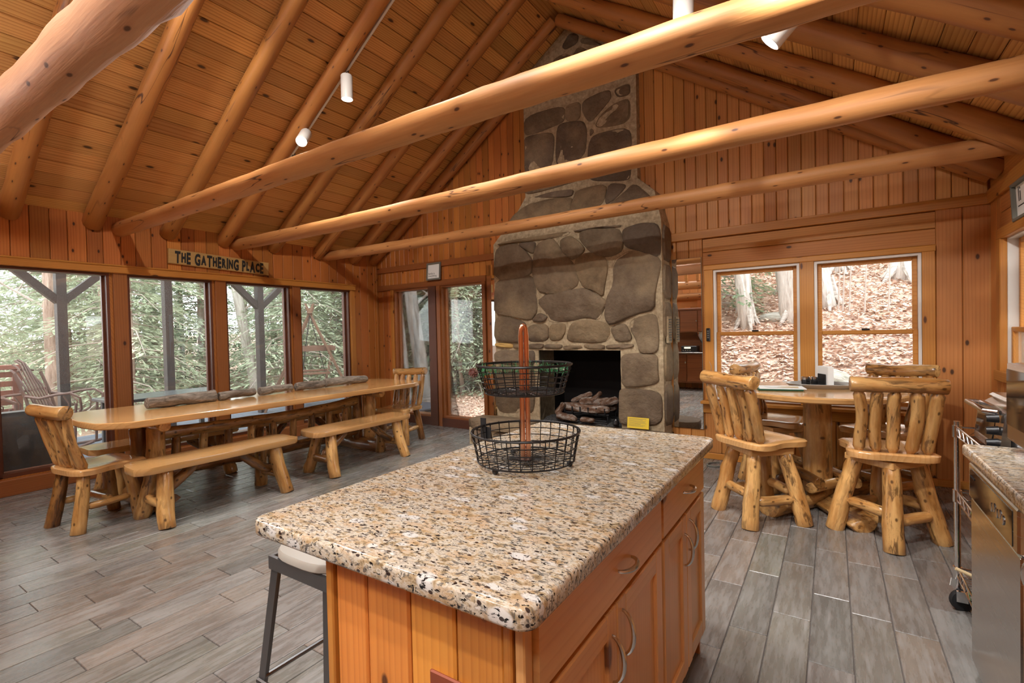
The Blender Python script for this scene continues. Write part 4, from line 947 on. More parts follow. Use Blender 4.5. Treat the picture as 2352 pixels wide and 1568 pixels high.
# end panel boards facing the camera
us = [CX0, CX0+.118, CX0+.252, CX0+.377, CX1-.035]
board('corner_strip', (CX0-.005, CY0+.02, .0), (0, 0, 1), (0, -1, 0), CZ, .028, M['pine_island'], isl, T=.028, ch=.004)
for a, c in ((us[0]+.01, us[1]), (us[1], us[2]), (us[2], us[3]), (us[3], us[4])):
    board('end_board', ((a+c)/2, CY0+.02, .0), (0, 0, 1), (0, -1, 0), CZ, c-a-.001, M['pine_island'], isl, T=.02, ch=.005)
board('corner_strip', (us[4]+.012, CY0+.02, .0), (0, 0, 1), (0, -1, 0), CZ, .022, M['pine_island'], isl, T=.03, ch=.003)
board('corner_strip', (us[4]+.036, CY0+.02, .0), (0, 0, 1), (0, -1, 0), CZ, .024, M['alder'], isl, T=.026, ch=.003)
x = CY0+.02
while x < CY1:                                            # boards on the stool side
    W = min(.125, CY1-x); board('side_board', (CX0+.02, x+W/2, 0), (0, 0, 1), (-1, 0, 0), CZ, W-.001, M['pine_island'], isl, T=.02, ch=.005); x += W
x = CX0
while x < CX1-.01:
    W = min(.125, CX1-x); board('end_board', (x+W/2, CY1, 0), (0, 0, 1), (0, 1, 0), CZ, W-.001, M['pine_island'], isl, T=.02, ch=.005); x += W
def arch_handle(parent, p, vert, L=.096, out=.03):
    pts = []
    for k in range(13):
        a = PI*k/12; s = -math.cos(a)*L/2; o_ = math.sin(a)*out
        pts.append((p[0]+o_, p[1]+(0 if vert else s), p[2]+(s if vert else 0)))
    rad = [.004+.0025*math.sin(PI*k/12) for k in range(13)]
    return MB().tube(pts, rad, 8).build('handle', M['nickel'], parent, smooth=True)
fx = CX1                                                  # drawer and door fronts face +x
def front(name, y0, y1, z0, z1, shaker):
    o = empty(name, parent=isl)
    if not shaker:
        bo = board('panel', (fx, y0, (z0+z1)/2), (0, 1, 0), (1, 0, 0), y1-y0, z1-z0, M['alder'], o, T=.021, ch=.004)
    else:
        f = .062
        for a, c in ((y0, y0+f), (y1-f, y1)): board('stile', (fx, (a+c)/2, z0), (0, 0, 1), (1, 0, 0), z1-z0, c-a, M['alder'], o, T=.021, ch=.003)
        for a, c in ((z0, z0+f), (z1-f, z1)): board('rail', (fx, y0+f, (a+c)/2), (0, 1, 0), (1, 0, 0), y1-y0-2*f, c-a, M['alder'], o, T=.021, ch=.003)
        board('panel', (fx, (y0+y1)/2, z0+f-.005), (0, 0, 1), (1, 0, 0), z1-z0-2*f+.01, y1-y0-2*f+.01, M['alder'], o, T=.011, ch=.001)
    return o
ym = 1.545
d = front('drawer', CY0+.03, ym-.012, .70, .858, False); arch_handle(d, (fx+.02, (CY0+ym)/2+.07, .765), False)
d = front('drawer', ym+.012, CY1+.015, .70, .858, False); arch_handle(d, (fx+.02, (ym+CY1)/2+.02, .78), False)
for a, c in ((CY0+.03, ym-.012), (ym+.012, CY1+.015)):
    m = (a+c)/2
    d = front('door', a, m-.0015, .115, .688, True); arch_handle(d, (fx+.02, m-.035, .57), True, .115)
    d = front('door', m+.0015, c, .115, .688, True); arch_handle(d, (fx+.02, m+.035, .60), True, .115)
def slab_top(x0, x1, y0, y1, z0, z1, r=.03, name='countertop'):
    P = []
    for cx, cy, a0 in ((x1-r, y0+r, -90), (x1-r, y1-r, 0), (x0+r, y1-r, 90), (x0+r, y0+r, 180)):
        for k in range(7): a = R(a0+15*k); P.append((cx, cy, math.cos(a), math.sin(a)))
    n = len(P); vs = []; e = .008
    for ins, z in ((e, z0), (e*.3, z0+e*.3), (0, z0+e), (0, z1-e), (e*.3, z1-e*.3), (e, z1), (e*1.6, z1)):
        for cx, cy, c, s in P: vs.append((cx+c*(r-ins), cy+s*(r-ins), z))
    fs = [(i*n+k, i*n+(k+1) % n, (i+1)*n+(k+1) % n, (i+1)*n+k) for i in range(6) for k in range(n)]+[tuple(range(n-1, -1, -1)), tuple(6*n+k for k in range(n))]
    return MB().add(vs, fs).build(name, M['granite'], None, smooth=True, angle=50)
tag(slab_top(IX0, IX1, IY0, IY1, CZ, .914, .035, 'granite_countertop'), 'speckled cream granite slab on the kitchen island', 'countertop')
# outlet on the end boards
e = tag(empty('outlet_plate', (-.632, CY0-.001, .655)), 'rust brown outlet plate on the island end boards', 'outlet')
MB().cbox(-.06, .06, -.008, .0, -.095, .035, .003).build('plate', M['copper_plate'], e); MB().cbox(-.035, .035, -.011, -.0081, -.07, .0, .002).build('socket', M['cream'], e)
# metal bar stool under the overhang
st = tag(empty('metal_bar_stool', (-1.46, 1.10, 0)), 'gunmetal bar stool with a pale wood seat under the island overhang', 'stool')
zs = .655; hs = .165
P = chaikin([(-hs, -hs), (hs, -hs), (hs, hs), (-hs, hs)], 3); n = len(P); vs = []
for s, z in ((.97, zs-.03), (1, zs-.024), (1, zs-.008), (.97, zs), (.93, zs)):
    for x, y in P: vs.append((x*s*1.06, y*s*1.06, z))
MB().add(vs, [(i*n+k, i*n+(k+1) % n, (i+1)*n+(k+1) % n, (i+1)*n+k) for i in range(4) for k in range(n)]+[tuple(range(n-1, -1, -1)), tuple(4*n+k for k in range(n))]).build('seat', M['seat_pale'], st, smooth=True, angle=40)
MB().box(-hs+.0, hs, -hs, -hs+.012, zs-.075, zs-.031).build('apron', M['gunmetal'], st); MB().box(-hs, hs, hs-.012, hs, zs-.075, zs-.031).build('apron', M['gunmetal'], st)
MB().box(-hs, -hs+.012, -hs+.012, hs-.012, zs-.075, zs-.031).build('apron', M['gunmetal'], st); MB().box(hs-.012, hs, -hs+.012, hs-.012, zs-.075, zs-.031).build('apron', M['gunmetal'], st)
for sx in (-1, 1):
    for sy in (-1, 1):
        a = Vector((sx*.155, sy*.155, zs-.032)); c = Vector((sx*.215, sy*.215, 0)); vs = []
        for p, w_ in ((c, .02), (a, .024)):                # folded angle leg
            vs += [(p.x, p.y, p.z), (p.x-sx*w_*1.6, p.y, p.z), (p.x-sx*w_*1.6, p.y-sy*.004, p.z), (p.x-sx*.004, p.y-sy*.004, p.z), (p.x-sx*.004, p.y-sy*w_*1.6, p.z), (p.x, p.y-sy*w_*1.6, p.z)]
        MB().add(vs, [(0, 1, 2, 3, 4, 5), (11, 10, 9, 8, 7, 6)]+[(k, k+6, (k+1) % 6+6, (k+1) % 6) for k in range(6)]).build('leg', M['gunmetal'], st)
for q in (((-.2, -.2), (.2, -.2)), ((-.2, .2), (.2, .2)), ((-.2, -.2), (-.2, .2)), ((.2, -.2), (.2, .2))):
    MB().cyl((q[0][0]*.98, q[0][1]*.98, .2), (q[1][0]*.98, q[1][1]*.98, .2), .009, n=8).build('foot_rail', M['gunmetal'], st)

# ---------------------------------------------------------------- two-tier wire basket
BZ = .914; BX, BY = -.885, 1.43
bk_ = tag(empty('tiered_wire_basket', (BX, BY, BZ)), 'two-tier black wire basket with a copper hairpin handle', 'basket')
def ring_pts(r, z, n=48): return [(r*math.cos(2*PI*k/n), r*math.sin(2*PI*k/n), z) for k in range(n)]
def wire_tier(r0, r1, z0, z1, nv, nr, name):
    t = empty(name, parent=bk_)
    MB().tube(ring_pts(r1, z1), .0042, 8, True).build('rim', M['black_wire'], t, smooth=True)
    MB().tube(ring_pts(r0, z0), .003, 6, True).build('base_ring', M['black_wire'], t, smooth=True)
    m = MB()
    for j in range(1, nr): f = j/nr; m.tube(ring_pts(r0+(r1-r0)*f, z0+(z1-z0)*f), .0017, 5, True)
    m.build('hoops', M['black_wire'], t)
    m = MB()
    for k in range(nv):
        a = 2*PI*k/nv; c, s = math.cos(a), math.sin(a)
        m.tube([(r0*c*.995, r0*s*.995, z0-.002), (r1*c, r1*s, z1+.005), (r1*c*.975, r1*s*.975, z1-.002), (r1*c*.985, r1*s*.985, z1-.018)], .0017, 5)
    m.build('uprights', M['black_wire'], t)
    m = MB()
    for k in range(nv): a = 2*PI*k/nv; m.cyl((.02*math.cos(a), .02*math.sin(a), z0), (r0*math.cos(a), r0*math.sin(a), z0), .0015, n=4)
    for j in range(1, 6): m.tube(ring_pts(r0*j/6, z0, 36), .0015, 4, True)
    m.build('base_grid', M['black_wire'], t)
    MB().lathe([(.034, z0-.003), (.034, z0+.002), (.012, z0+.004)], 20).build('hub', M['black_wire'], t)
    return t
wire_tier(.166, .185, .022, .118, 28, 4, 'lower_basket')
wire_tier(.134, .162, .252, .345, 26, 5, 'upper_basket')
ca_, sa_ = math.cos(YAW), math.sin(YAW)
for k in (-1, 1): pass
hp = []
for s in (-1, 1):
    d_ = Vector((ca_*.0095*s, sa_*.0095*s, 0))
    MB().cyl(d_+Vector((0, 0, .022)), d_+Vector((0, 0, .445)), .0085, n=14).build('copper_rod', M['copper'], bk_, smooth=True)
MB().tube([(ca_*.0095*math.cos(PI-PI*k/8), sa_*.0095*math.cos(PI-PI*k/8), .445+.034*math.sin(PI*k/8)+.0) for k in range(9)], .0078, 10).build('copper_loop', M['copper'], bk_, smooth=True)
for a in (-100, 20, 140):
    MB().ball((.150*math.cos(R(a)), .150*math.sin(R(a)), .0105), .0105, 8).build('ball_foot', M['black_plastic'], bk_, smooth=True)
# label clip on the lower basket
a = R(-147+360*0)
e = tag(empty('chalk_label', (BX+.19*math.cos(R(175)), BY+.19*math.sin(R(175)), BZ+.10)), 'small black label clip hooked on the lower wire basket', 'label')
MB().box(-.012, .012, -.004, -.001, -.03, .045).build('tag', M['black_matte'], e); MB().box(-.006, .03, .001, .004, -.03, .012).build('clip', M['black_matte'], e)
# garland and cones in the upper basket
ga = tag(empty('pine_garland', (BX, BY, BZ+.333)), 'green artificial pine garland curled in the upper wire basket', 'garland')
gr_ = random.Random(3); m = MB(); path = [(.140*math.cos(R(a)), .140*math.sin(R(a)), -.010) for a in range(35, 235, 4)]
for p in path:
    for _ in range(20):
        q = Vector(p)+Vector((gr_.gauss(0, .006), gr_.gauss(0, .006), gr_.gauss(0, .006))); dr = Vector((gr_.gauss(0, 1), gr_.gauss(0, 1), gr_.gauss(0, 1))).normalized()*gr_.uniform(.010, .022)
        sd = dr.cross(Vector((0, 0, 1))).normalized()*.0011
        m.add([q-sd, q+sd, q+dr+sd*.3, q+dr-sd*.3], [(0, 1, 2, 3)])
tag(m.build('needles', M['needles'], ga), kind='stuff')
MB().tube(path, .0025, 5).build('garland_wire', M['twig'], ga)
def cone(loc, r, mat, label):
    m = MB(); n = 9
    for j in range(7):
        f = j/6; rr = r*math.sin(PI*(.12+.8*f)); z = -r*1.1+2.2*r*f
        for k in range(n):
            a = 2*PI*k/n+j*.35; c, s = math.cos(a), math.sin(a)
            m.add([(rr*.4*c, rr*.4*s, z), (rr*c-.3*r*s*.6, rr*s+.3*r*c*.6, z+r*.16), (rr*1.18*c, rr*1.18*s, z+r*.34), (rr*c+.3*r*s*.6, rr*s-.3*r*c*.6, z+r*.16)], [(0, 1, 2, 3)])
    m.ball((0, 0, 0), r*.62, 6)
    o = m.build('pine_cone', mat); o.location = loc; o.rotation_euler = (R(60), R(20), 0); tag(o, label, 'pine cone'); return o
d_ = on_z(1087, 856, 0); dr = ray(1088, 857); tt = 1.66/dr.dot(_f)
cone(Vector((dr.x*tt, dr.y*tt, CAM_H+dr.z*tt)), .016, M['pinecone'], 'dark red-brown pine cone hanging off the garland tip')
cone((BX+.12*math.cos(R(120)), BY+.12*math.sin(R(120)), BZ+.312), .018, M['pinecone2'], 'dry brown pine cone inside the upper wire basket')

# ---------------------------------------------------------------- counter run on the right wall
KX, KY1 = .405, 2.47
tag(slab_top(KX, XR+.0, -2.6, KY1, CZ, .914, .02, 'granite_countertop'), 'granite counter over the dishwasher along the wall', 'countertop')
cab = tag(empty('base_cabinet', (0, 0, 0)), 'alder base cabinet beside the dishwasher', 'cabinet')
MB().box(.47, XR-.01, -2.58, 1.88, .10, CZ).build('carcass', M['alder'], cab); MB().box(.53, XR-.01, -2.58, 1.88, 0, .10).build('toe_kick', M['black_matte'], cab)
for k in range(7):
    y0 = -2.56+.634*k; o = empty('door', parent=cab); board('panel', (.47, y0+.31, .12), (0, 0, 1), (-1, 0, 0), .73, .62, M['alder'], o, T=.02, ch=.003); arch_h = arch_handle(o, (.45, y0+.57, .7), True, .1, -.03)
dw = tag(empty('dishwasher', (0, 0, 0)), 'stainless steel dishwasher with dark control strip under the counter', 'dishwasher')
DX, DY0, DY1 = .432, 1.885, 2.475
MB().box(DX+.03, XR-.05, DY0, DY1, .02, CZ-.005).build('body', M['black_matte'], dw)
MB().cbox(DX, DX+.03, DY0+.004, DY1-.004, .10, .715, .005).build('door', M['steel'], dw)
cp = MB().cbox(DX-.006, DX+.03, DY0+.004, DY1-.004, .718, .848, .006).build('control_panel', M['steel'], dw)
MB().box(DX-.0075, DX-.0055, DY0+.05, DY1-.03, .728, .83).build('display_strip', M['black_glass'], cp)
for k in range(5): MB().lathe([(.014, 0), (.014, .002), (.011, .003)], 16, Matrix.Translation((DX-.0076, 2.02+.032*k, .775+.008*(k % 2))) @ Matrix.Rotation(R(-90), 4, 'Y')).build('button', M['steel'], cp)
MB().box(DX-.009, DX-.0076, 2.37, 2.43, .80, .806).build('vent_slot', M['black_matte'], cp)
MB().box(DX+.05, DX+.06, DY0, DY1, 0.0, .10).build('kick_plate', M['black_matte'], dw)
mw = tag(empty('microwave', (0, 0, 0)), 'stainless microwave with dark glass door on the granite counter', 'microwave')
mx0, my0, my1, mz0, mz1 = .515, 1.88, 2.40, .955, 1.225
MB().cbox(mx0+.012, .92, my0, my1, mz0, mz1, .006).build('body', M['steel'], mw)
do = MB().cbox(mx0, mx0+.014, my0, my1, mz0, mz1, .004).build('door', M['steel'], mw); MB().box(mx0-.002, mx0+.002, my0+.12, my1-.004, mz0+.055, mz1-.022).build('door_glass', M['black_glass'], do)
for y in (my0+.05, my1-.05):
    for x in (mx0+.06, .86): MB().cyl((x, y, .914), (x, y, mz0), .015).build('foot', M['black_plastic'], mw)

# ---------------------------------------------------------------- chrome wire cart with toaster oven
ct = tag(empty('wire_cart', (0, 0, 0)), 'chrome wire utility cart between counter end and room corner', 'cart')
c0x, c1x, c0y, c1y = .495, .95, 2.53, 3.11
for x in (c0x, c1x):
    for y in (c0y, c1y):
        o = MB().cyl((x, y, .105), (x, y, .90), .0125, n=14).build('post', M['chrome'], ct, smooth=True)
        m = MB()
        for k in range(30): m.lathe([(.0132, .12+.0254*k), (.0132, .122+.0254*k)], 12, Matrix.Translation((x, y, 0)))
        m.build('post_ring', M['nickel'], o)
        w_ = empty('caster', parent=ct)
        MB().lathe([(.03, -.014), (.048, -.012), (.050, 0), (.048, .012), (.03, .014)], 20, Matrix.Translation((x+.012, y-.02, .05)) @ Matrix.Rotation(R(90), 4, 'X') @ Matrix.Rotation(R(20), 4, 'Y')).build('wheel', M['rubber'], w_, smooth=True, angle=40)
        MB().box(x-.012, x+.03, y-.05, y-.036, .05, .10).build('fork', M['chrome'], w_); MB().cyl((x, y, .085), (x, y, .12), .013).build('stem', M['chrome'], w_)
def cart_shelf(z):
    s = empty('shelf', parent=ct)
    m = MB()
    for za in (z, z+.042):
        for a, c in (((c0x, c0y), (c1x, c0y)), ((c1x, c0y), (c1x, c1y)), ((c1x, c1y), (c0x, c1y)), ((c0x, c1y), (c0x, c0y))): m.cyl((a[0], a[1], za), (c[0], c[1], za), .0042, n=6)
    m.build('rim', M['chrome'], s)
    m = MB()
    for a, c in (((c0x, c0y), (c1x, c0y)), ((c1x, c0y), (c1x, c1y)), ((c1x, c1y), (c0x, c1y)), ((c0x, c1y), (c0x, c0y))):
        L_ = math.hypot(c[0]-a[0], c[1]-a[1]); nn = int(L_/.04); pts = []
        for k in range(nn+1): f = k/nn; pts.append((a[0]+(c[0]-a[0])*f, a[1]+(c[1]-a[1])*f, z+(.042 if k % 2 else 0)))
        m.tube(pts, .0026, 5)
    m.build('truss_wire', M['chrome'], s)
    m = MB()
    for k in range(1, 20): y = c0y+(c1y-c0y)*k/20; m.cyl((c0x, y, z), (c1x, y, z), .0026, n=5)
    m.build('shelf_wires', M['chrome'], s)
    for x in (c0x, c1x):
        for y in (c0y, c1y): MB().cyl((x, y, z-.006), (x, y, z+.05), .018, n=14).build('collar', M['chrome'], s)
for z in (.15, .52, .83): cart_shelf(z)
m = MB()
for za in (.93, .955): pass
to = tag(empty('toaster_oven', (0, 0, 0)), 'stainless toaster oven on top of the wire cart', 'toaster oven')
tx0, tx1, ty0, ty1, tz0, tz1 = .53, .86, 2.56, 2.96, .85, 1.045
MB().cbox(tx0+.03, tx1, ty0, ty1, tz0, tz1, .02).build('body', M['steel'], to, smooth=True, angle=50)
MB().prism([(tx0+.03, tz0+.01), (tx0+.03, tz1-.02), (tx0+.015, tz1-.02), (tx0-.0, tz0+.035), (tx0-.0, tz0+.01)], ty0+.0, ty1, Matrix(((1, 0, 0, 0), (0, 0, 1, 0), (0, 1, 0, 0), (0, 0, 0, 1)))).build('front_frame', M['steel'], to)
MB().add([(tx0-.002, ty0+.11, tz0+.045), (tx0-.002, ty1-.02, tz0+.045), (tx0+.011, ty1-.02, tz1-.05), (tx0+.011, ty0+.11, tz1-.05), (tx0+.006, ty0+.11, tz0+.045), (tx0+.006, ty1-.02, tz0+.045), (tx0+.019, ty1-.02, tz1-.05), (tx0+.019, ty0+.11, tz1-.05)], [(0, 1, 2, 3), (7, 6, 5, 4), (0, 4, 5, 1), (1, 5, 6, 2), (2, 6, 7, 3), (3, 7, 4, 0)]).build('glass_door', M['black_glass'], to)
MB().tube([(tx0+.01, ty0+.08, tz1-.03), (tx0-.025, ty0+.09, tz1-.028), (tx0-.025, ty1-.01, tz1-.028), (tx0+.01, ty1, tz1-.03)], .011, 10).build('handle', M['steel'], to, smooth=True)
for k in range(3): MB().cyl((tx0+.006, ty0+.05, tz0+.05+.048*k), (tx0-.03, ty0+.05, tz0+.048+.048*k), .018, .014, n=16).build('knob', M['black_plastic'], to, smooth=True)
MB().cbox(tx0+.04, tx1-.03, ty0+.04, ty1-.03, tz1, tz1+.02, .01).build('warming_lid', M['steel'], to)
for y in (ty0+.04, ty1-.04): MB().box(tx0+.05, tx1-.05, y-.01, y+.01, .834, tz0).build('foot', M['black_plastic'], to)
# things on the lowest cart shelf
e = tag(empty('steam_cleaner', (.60, 2.72, .156)), 'black and grey hand vacuum on the bottom cart shelf', 'vacuum')
MB().lathe([(.05, 0), (.075, .03), (.07, .12), (.045, .17), (.02, .19)], 16).build('body', M['black_plastic'], e, smooth=True); MB().tube([(.03, 0, .16), (.0, .06, .24), (-.03, .14, .2), (-.05, .2, .1)], .02, 10).build('hose', M['grey_frame'], e, smooth=True)
e = tag(empty('green_bottle', (.56, 2.90, .156)), 'green and black bottle on the bottom cart shelf', 'bottle')
MB().lathe([(.03, 0), (.034, .01), (.034, .12), (.018, .15), (.015, .17)], 16).build('bottle_body', M['green_can'], e, smooth=True); MB().cyl((0, 0, .17), (0, 0, .20), .02).build('cap', M['black_plastic'], e)
e = tag(empty('small_pot', (.60, 3.0, .156)), 'small black pan with a tan rim on the bottom cart shelf', 'pan')
MB().lathe([(.05, 0), (.07, .05), (.072, .055), (.066, .052)], 20).build('pan_body', M['black_plastic'], e, smooth=True); MB().tube([(-.06, 0, .05), (-.13, .0, .075)], .008).build('handle', M['cream'], e)
o = MB().box(-.03, .03, -.0008, .0008, -.035, 0).build('paper_tag', M['paper']); o.location = (.478, 3.085, .148); o.rotation_euler = (0, R(24), R(60)); tag(o, 'white paper tag dangling from the lowest cart shelf', 'tag')
# ================================================================ signs, small things, lights
def text_mesh(s, size, extrude=.002, fat=0.0):
    cu = bpy.data.curves.new('txt', 'FONT'); cu.body = s; cu.size = size; cu.extrude = extrude; cu.offset = fat; cu.resolution_u = 3
    o = bpy.data.objects.new('txt', cu); COL.objects.link(o)
    me = bpy.data.meshes.new_from_object(o.evaluated_get(bpy.context.evaluated_depsgraph_get()))
    bpy.data.objects.remove(o); bpy.data.curves.remove(cu); me.materials.clear(); return me
def letters(parent, txt, x0, z0, sizes, wsc, mat, total, ydepth=.0, fat=.0075):
    # glyphs one by one; local X right, local Y up, local Z out
    x = 0; items = []
    for ch, sz in zip(txt, sizes):
        if ch == ' ': x += .045; continue
        me = text_mesh(ch, sz, .003, fat); xs = [v.co.x for v in me.vertices]; a, c = min(xs), max(xs)
        items.append((me, x, a, sz)); x += (c-a)*wsc+.012
    k = total/x
    for me, xx, a, sz in items:
        o = mesh_obj('letter', me, mat, parent); o.location = (x0+xx*k-a*wsc*k, z0-(sz*.36), ydepth); o.scale = (wsc*k, 1, 1)
sg = tag(empty('gathering_place_sign', M=Matrix(((0, 0, 1, XL+.002), (1, 0, 0, 3.10), (0, 1, 0, 2.287), (0, 0, 0, 1))) @ Matrix.Rotation(R(-2.0), 4, 'Z')), 'long wooden sign reading THE GATHERING PLACE above the windows', 'sign')
mesh_obj('sign_board', board_mesh(1.16, .168, .024, .003), M['sign_wood'], sg, Matrix.Translation((-.58, 0, 0)))
T_, s_ = .178, .142
letters(sg, 'THE GATHERING PLACE', -.515, 0, [T_, s_, T_, 0, T_, s_, T_, s_, T_, s_, T_, s_, T_, 0, T_, s_, T_, s_, T_], .62, M['letters'], 1.03, .0255)
# small framed print on the header ledge
u0, zt_ = fw(979, 605, .05); u1, zb_ = fw(1012, 645, .05)
e = tag(empty('framed_print', M=FWM @ Matrix(((1, 0, 0, (u0+u1)/2), (0, 0, -1, -.045), (0, 1, 0, 2.165), (0, 0, 0, 1))) @ Matrix.Rotation(R(-4), 4, 'X')), 'small grey framed print with two lines of words above the tall panes', 'picture')
W, H = u1-u0, zt_-2.165
for q in ((-W/2, W/2, 0, .025), (-W/2, W/2, H-.025, H), (-W/2, -W/2+.025, .025, H-.025), (W/2-.025, W/2, .025, H-.025)): MB().cbox(q[0], q[1], q[2], q[3], 0, .02, .003).build('frame_side', M['grey_frame'], e)
MB().box(-W/2+.02, W/2-.02, .02, H-.02, .003, .008).build('print', M['paper'], e)
for s, z in (('family is', .085), ('everything', .05)):
    o = mesh_obj('printed_words', text_mesh(s, .042, .0005), M['ink'], e); o.location = (-W/2+.035, z, .0088); o.scale = (.95, 1, 1)
# framed word on the right wall
e = tag(empty('framed_word', M=Matrix(((0, 0, -1, XR-.004), (-1, 0, 0, 4.40), (0, 1, 0, 2.165), (0, 0, 0, 1))) @ Matrix.Rotation(R(3), 4, 'X')), 'grey deep-framed word print on the wall over the side window', 'picture')
for q in ((-.26, .26, -.125, -.105), (-.26, .26, .105, .125), (-.26, -.24, -.105, .105), (.24, .26, -.105, .105)): MB().cbox(q[0], q[1], q[2], q[3], 0, .035, .003).build('frame_side', M['grey_frame'], e)
MB().box(-.245, .245, -.11, .11, .004, .01).build('print', M['paper'], e)
o = mesh_obj('printed_words', text_mesh('li', .14, .0006), M['letters'], e); o.location = (-.20, .0, .0106)
MB().box(-.21, -.06, -.035, -.028, .0101, .0112).build('underline', M['letters'], e)
# remote on the window casing, cord
e = tag(empty('wall_remote', M=FWM @ Matrix.Translation((-2.135, -.03, 1.30))), 'slim black remote clipped to the window casing by the mirror', 'remote')
MB().cbox(-.019, .019, -.016, 0, -.068, .068, .005).build('body', M['black_plastic'], e)
for k in range(4): MB().cbox(-.010, .010, -.019, -.0161, .03-.022*k, .043-.022*k, .002).build('button', M['grey_frame'], e)
pts = [FWM @ Vector((-2.13+.02*math.sin(k*.5), -.03, 1.02-.02*k)) for k in range(8)]
tag(MB().tube(pts, .002, 5).build('loose_wire', M['twig'], smooth=True), 'thin loose wire hanging on the window casing under the remote', 'wire')
lp = [on_z(1646+22*math.cos(2*PI*k/20), 1066+5*math.sin(2*PI*k/20), .012) for k in range(17)]
tag(MB().tube(lp, .008, 6).build('floor_cord', M['grey_frame'], smooth=True), 'loop of dark cord on the floor at the island corner', 'cord')

# ---------------------------------------------------------------- things on the round table
TT = .888
c_ = on_z(1886, 886, TT+.01)
tr = tag(empty('oval_tray', (c_.x, c_.y, TT), R(8)), 'oval grey enamel tray on the round table', 'tray')
n = 40; prof = [(.80, .0), (.86, .002), (.97, .03), (1.0, .034), (1.005, .031), (.98, .026), (.87, .006), (.8, .005)]
vs = [(.245*r*math.cos(2*PI*k/n), .155*r*math.sin(2*PI*k/n), z) for r, z in prof for k in range(n)]
MB().add(vs, [(i*n+k, i*n+(k+1) % n, (i+1)*n+(k+1) % n, (i+1)*n+k) for i in range(7) for k in range(n)]+[tuple(range(n-1, -1, -1)), tuple(7*n+k for k in range(n))]).build('tray_body', M['grey_tray'], tr, smooth=True, angle=50)
for s in (-1, 1): MB().tube([(s*.235, -.04, .034), (s*.262, -.03, .04), (s*.262, .03, .04), (s*.235, .04, .034)], .004, 6).build('handle', M['white_paint'], tr)
nh = tag(empty('napkin_holder', (c_.x+.03, c_.y+.0, TT+.006), R(28)), 'black wire napkin holder with a block of white napkins on the tray', 'napkin holder')
MB().cbox(-.022, .022, -.075, .075, .004, .158, .003).build('napkins', M['paper'], nh)
MB().box(-.045, .05, -.06, .06, 0, .004).build('base', M['black_matte'], nh); MB().cbox(-.032, -.026, -.055, .055, .004, .10, .002).build('front_plate', M['black_matte'], nh); MB().cbox(.026, .03, -.055, .055, .004, .10, .002).build('back_plate', M['black_matte'], nh)
ca2 = MB()
for z in (.03, .05): 
    for a, c in (((-.12, -.05), (-.035, -.05)), ((-.12, -.05), (-.12, .05)), ((-.12, .05), (-.035, .05))): ca2.cyl((a[0], a[1], z), (c[0], c[1], z), .002, n=5)
for q in ((-.12, -.05), (-.12, .0), (-.12, .05), (-.08, -.05), (-.08, .05)): ca2.cyl((q[0], q[1], 0), (q[0], q[1], .05), .002, n=5)
ca2.build('shaker_rack', M['black_matte'], nh)
for px, l in ((1851, 'dark glass shaker at the tray edge away from the napkins'), (1873, 'dark glass shaker next to the white napkins')):
    p = on_z(px, 884, TT+.008)
    s = tag(empty('condiment_shaker', (p.x, p.y, TT+.007)), l, 'shaker', 'shakers on the tray')
    MB().lathe([(.030, 0), (.032, .004), (.032, .042), (.030, .047)], 18).build('jar', M['black_plastic'], s, smooth=True, angle=40); MB().lathe([(.031, .047), (.031, .066), (.027, .070)], 18).build('lid', M['chrome'], s, smooth=True, angle=40)
p = on_z(1792, 891, TT+.01)
e = tag(empty('guest_binder', (p.x, p.y, TT+.0005), R(12)), 'dark green binder with loose white papers on the round table', 'binder')
MB().cbox(-.16, .14, -.11, .11, 0, .012, .003).build('binder_cover', M['green_cover'], e); MB().box(-.15, .16, -.10, .10, .012, .018).build('pages', M['paper'], e)
for k, (x, y, r_, c) in enumerate(((-.02, .02, 8, 'paper'), (.05, -.01, -6, 'cream'), (-.03, .01, 15, 'paper'))): 
    o = MB().box(-.07, .07, -.045, .045, .0185+.001*k, .0193+.001*k).build('loose_sheet', M[c], e); o.location = (x, y, 0); o.rotation_euler = (0, 0, R(r_))
pn = MB().tube([(-.065, 0, 0), (-.05, 0, 0), (.055, 0, 0), (.07, 0, 0)], [.0015, .0045, .0045, .003], 8).build('pen', M['paper'], smooth=True); pn.location = (p.x+.05, p.y-.01, TT+.0275); pn.rotation_euler = (0, 0, R(10)); tag(pn, 'white pen lying on the papers of the binder', 'pen')

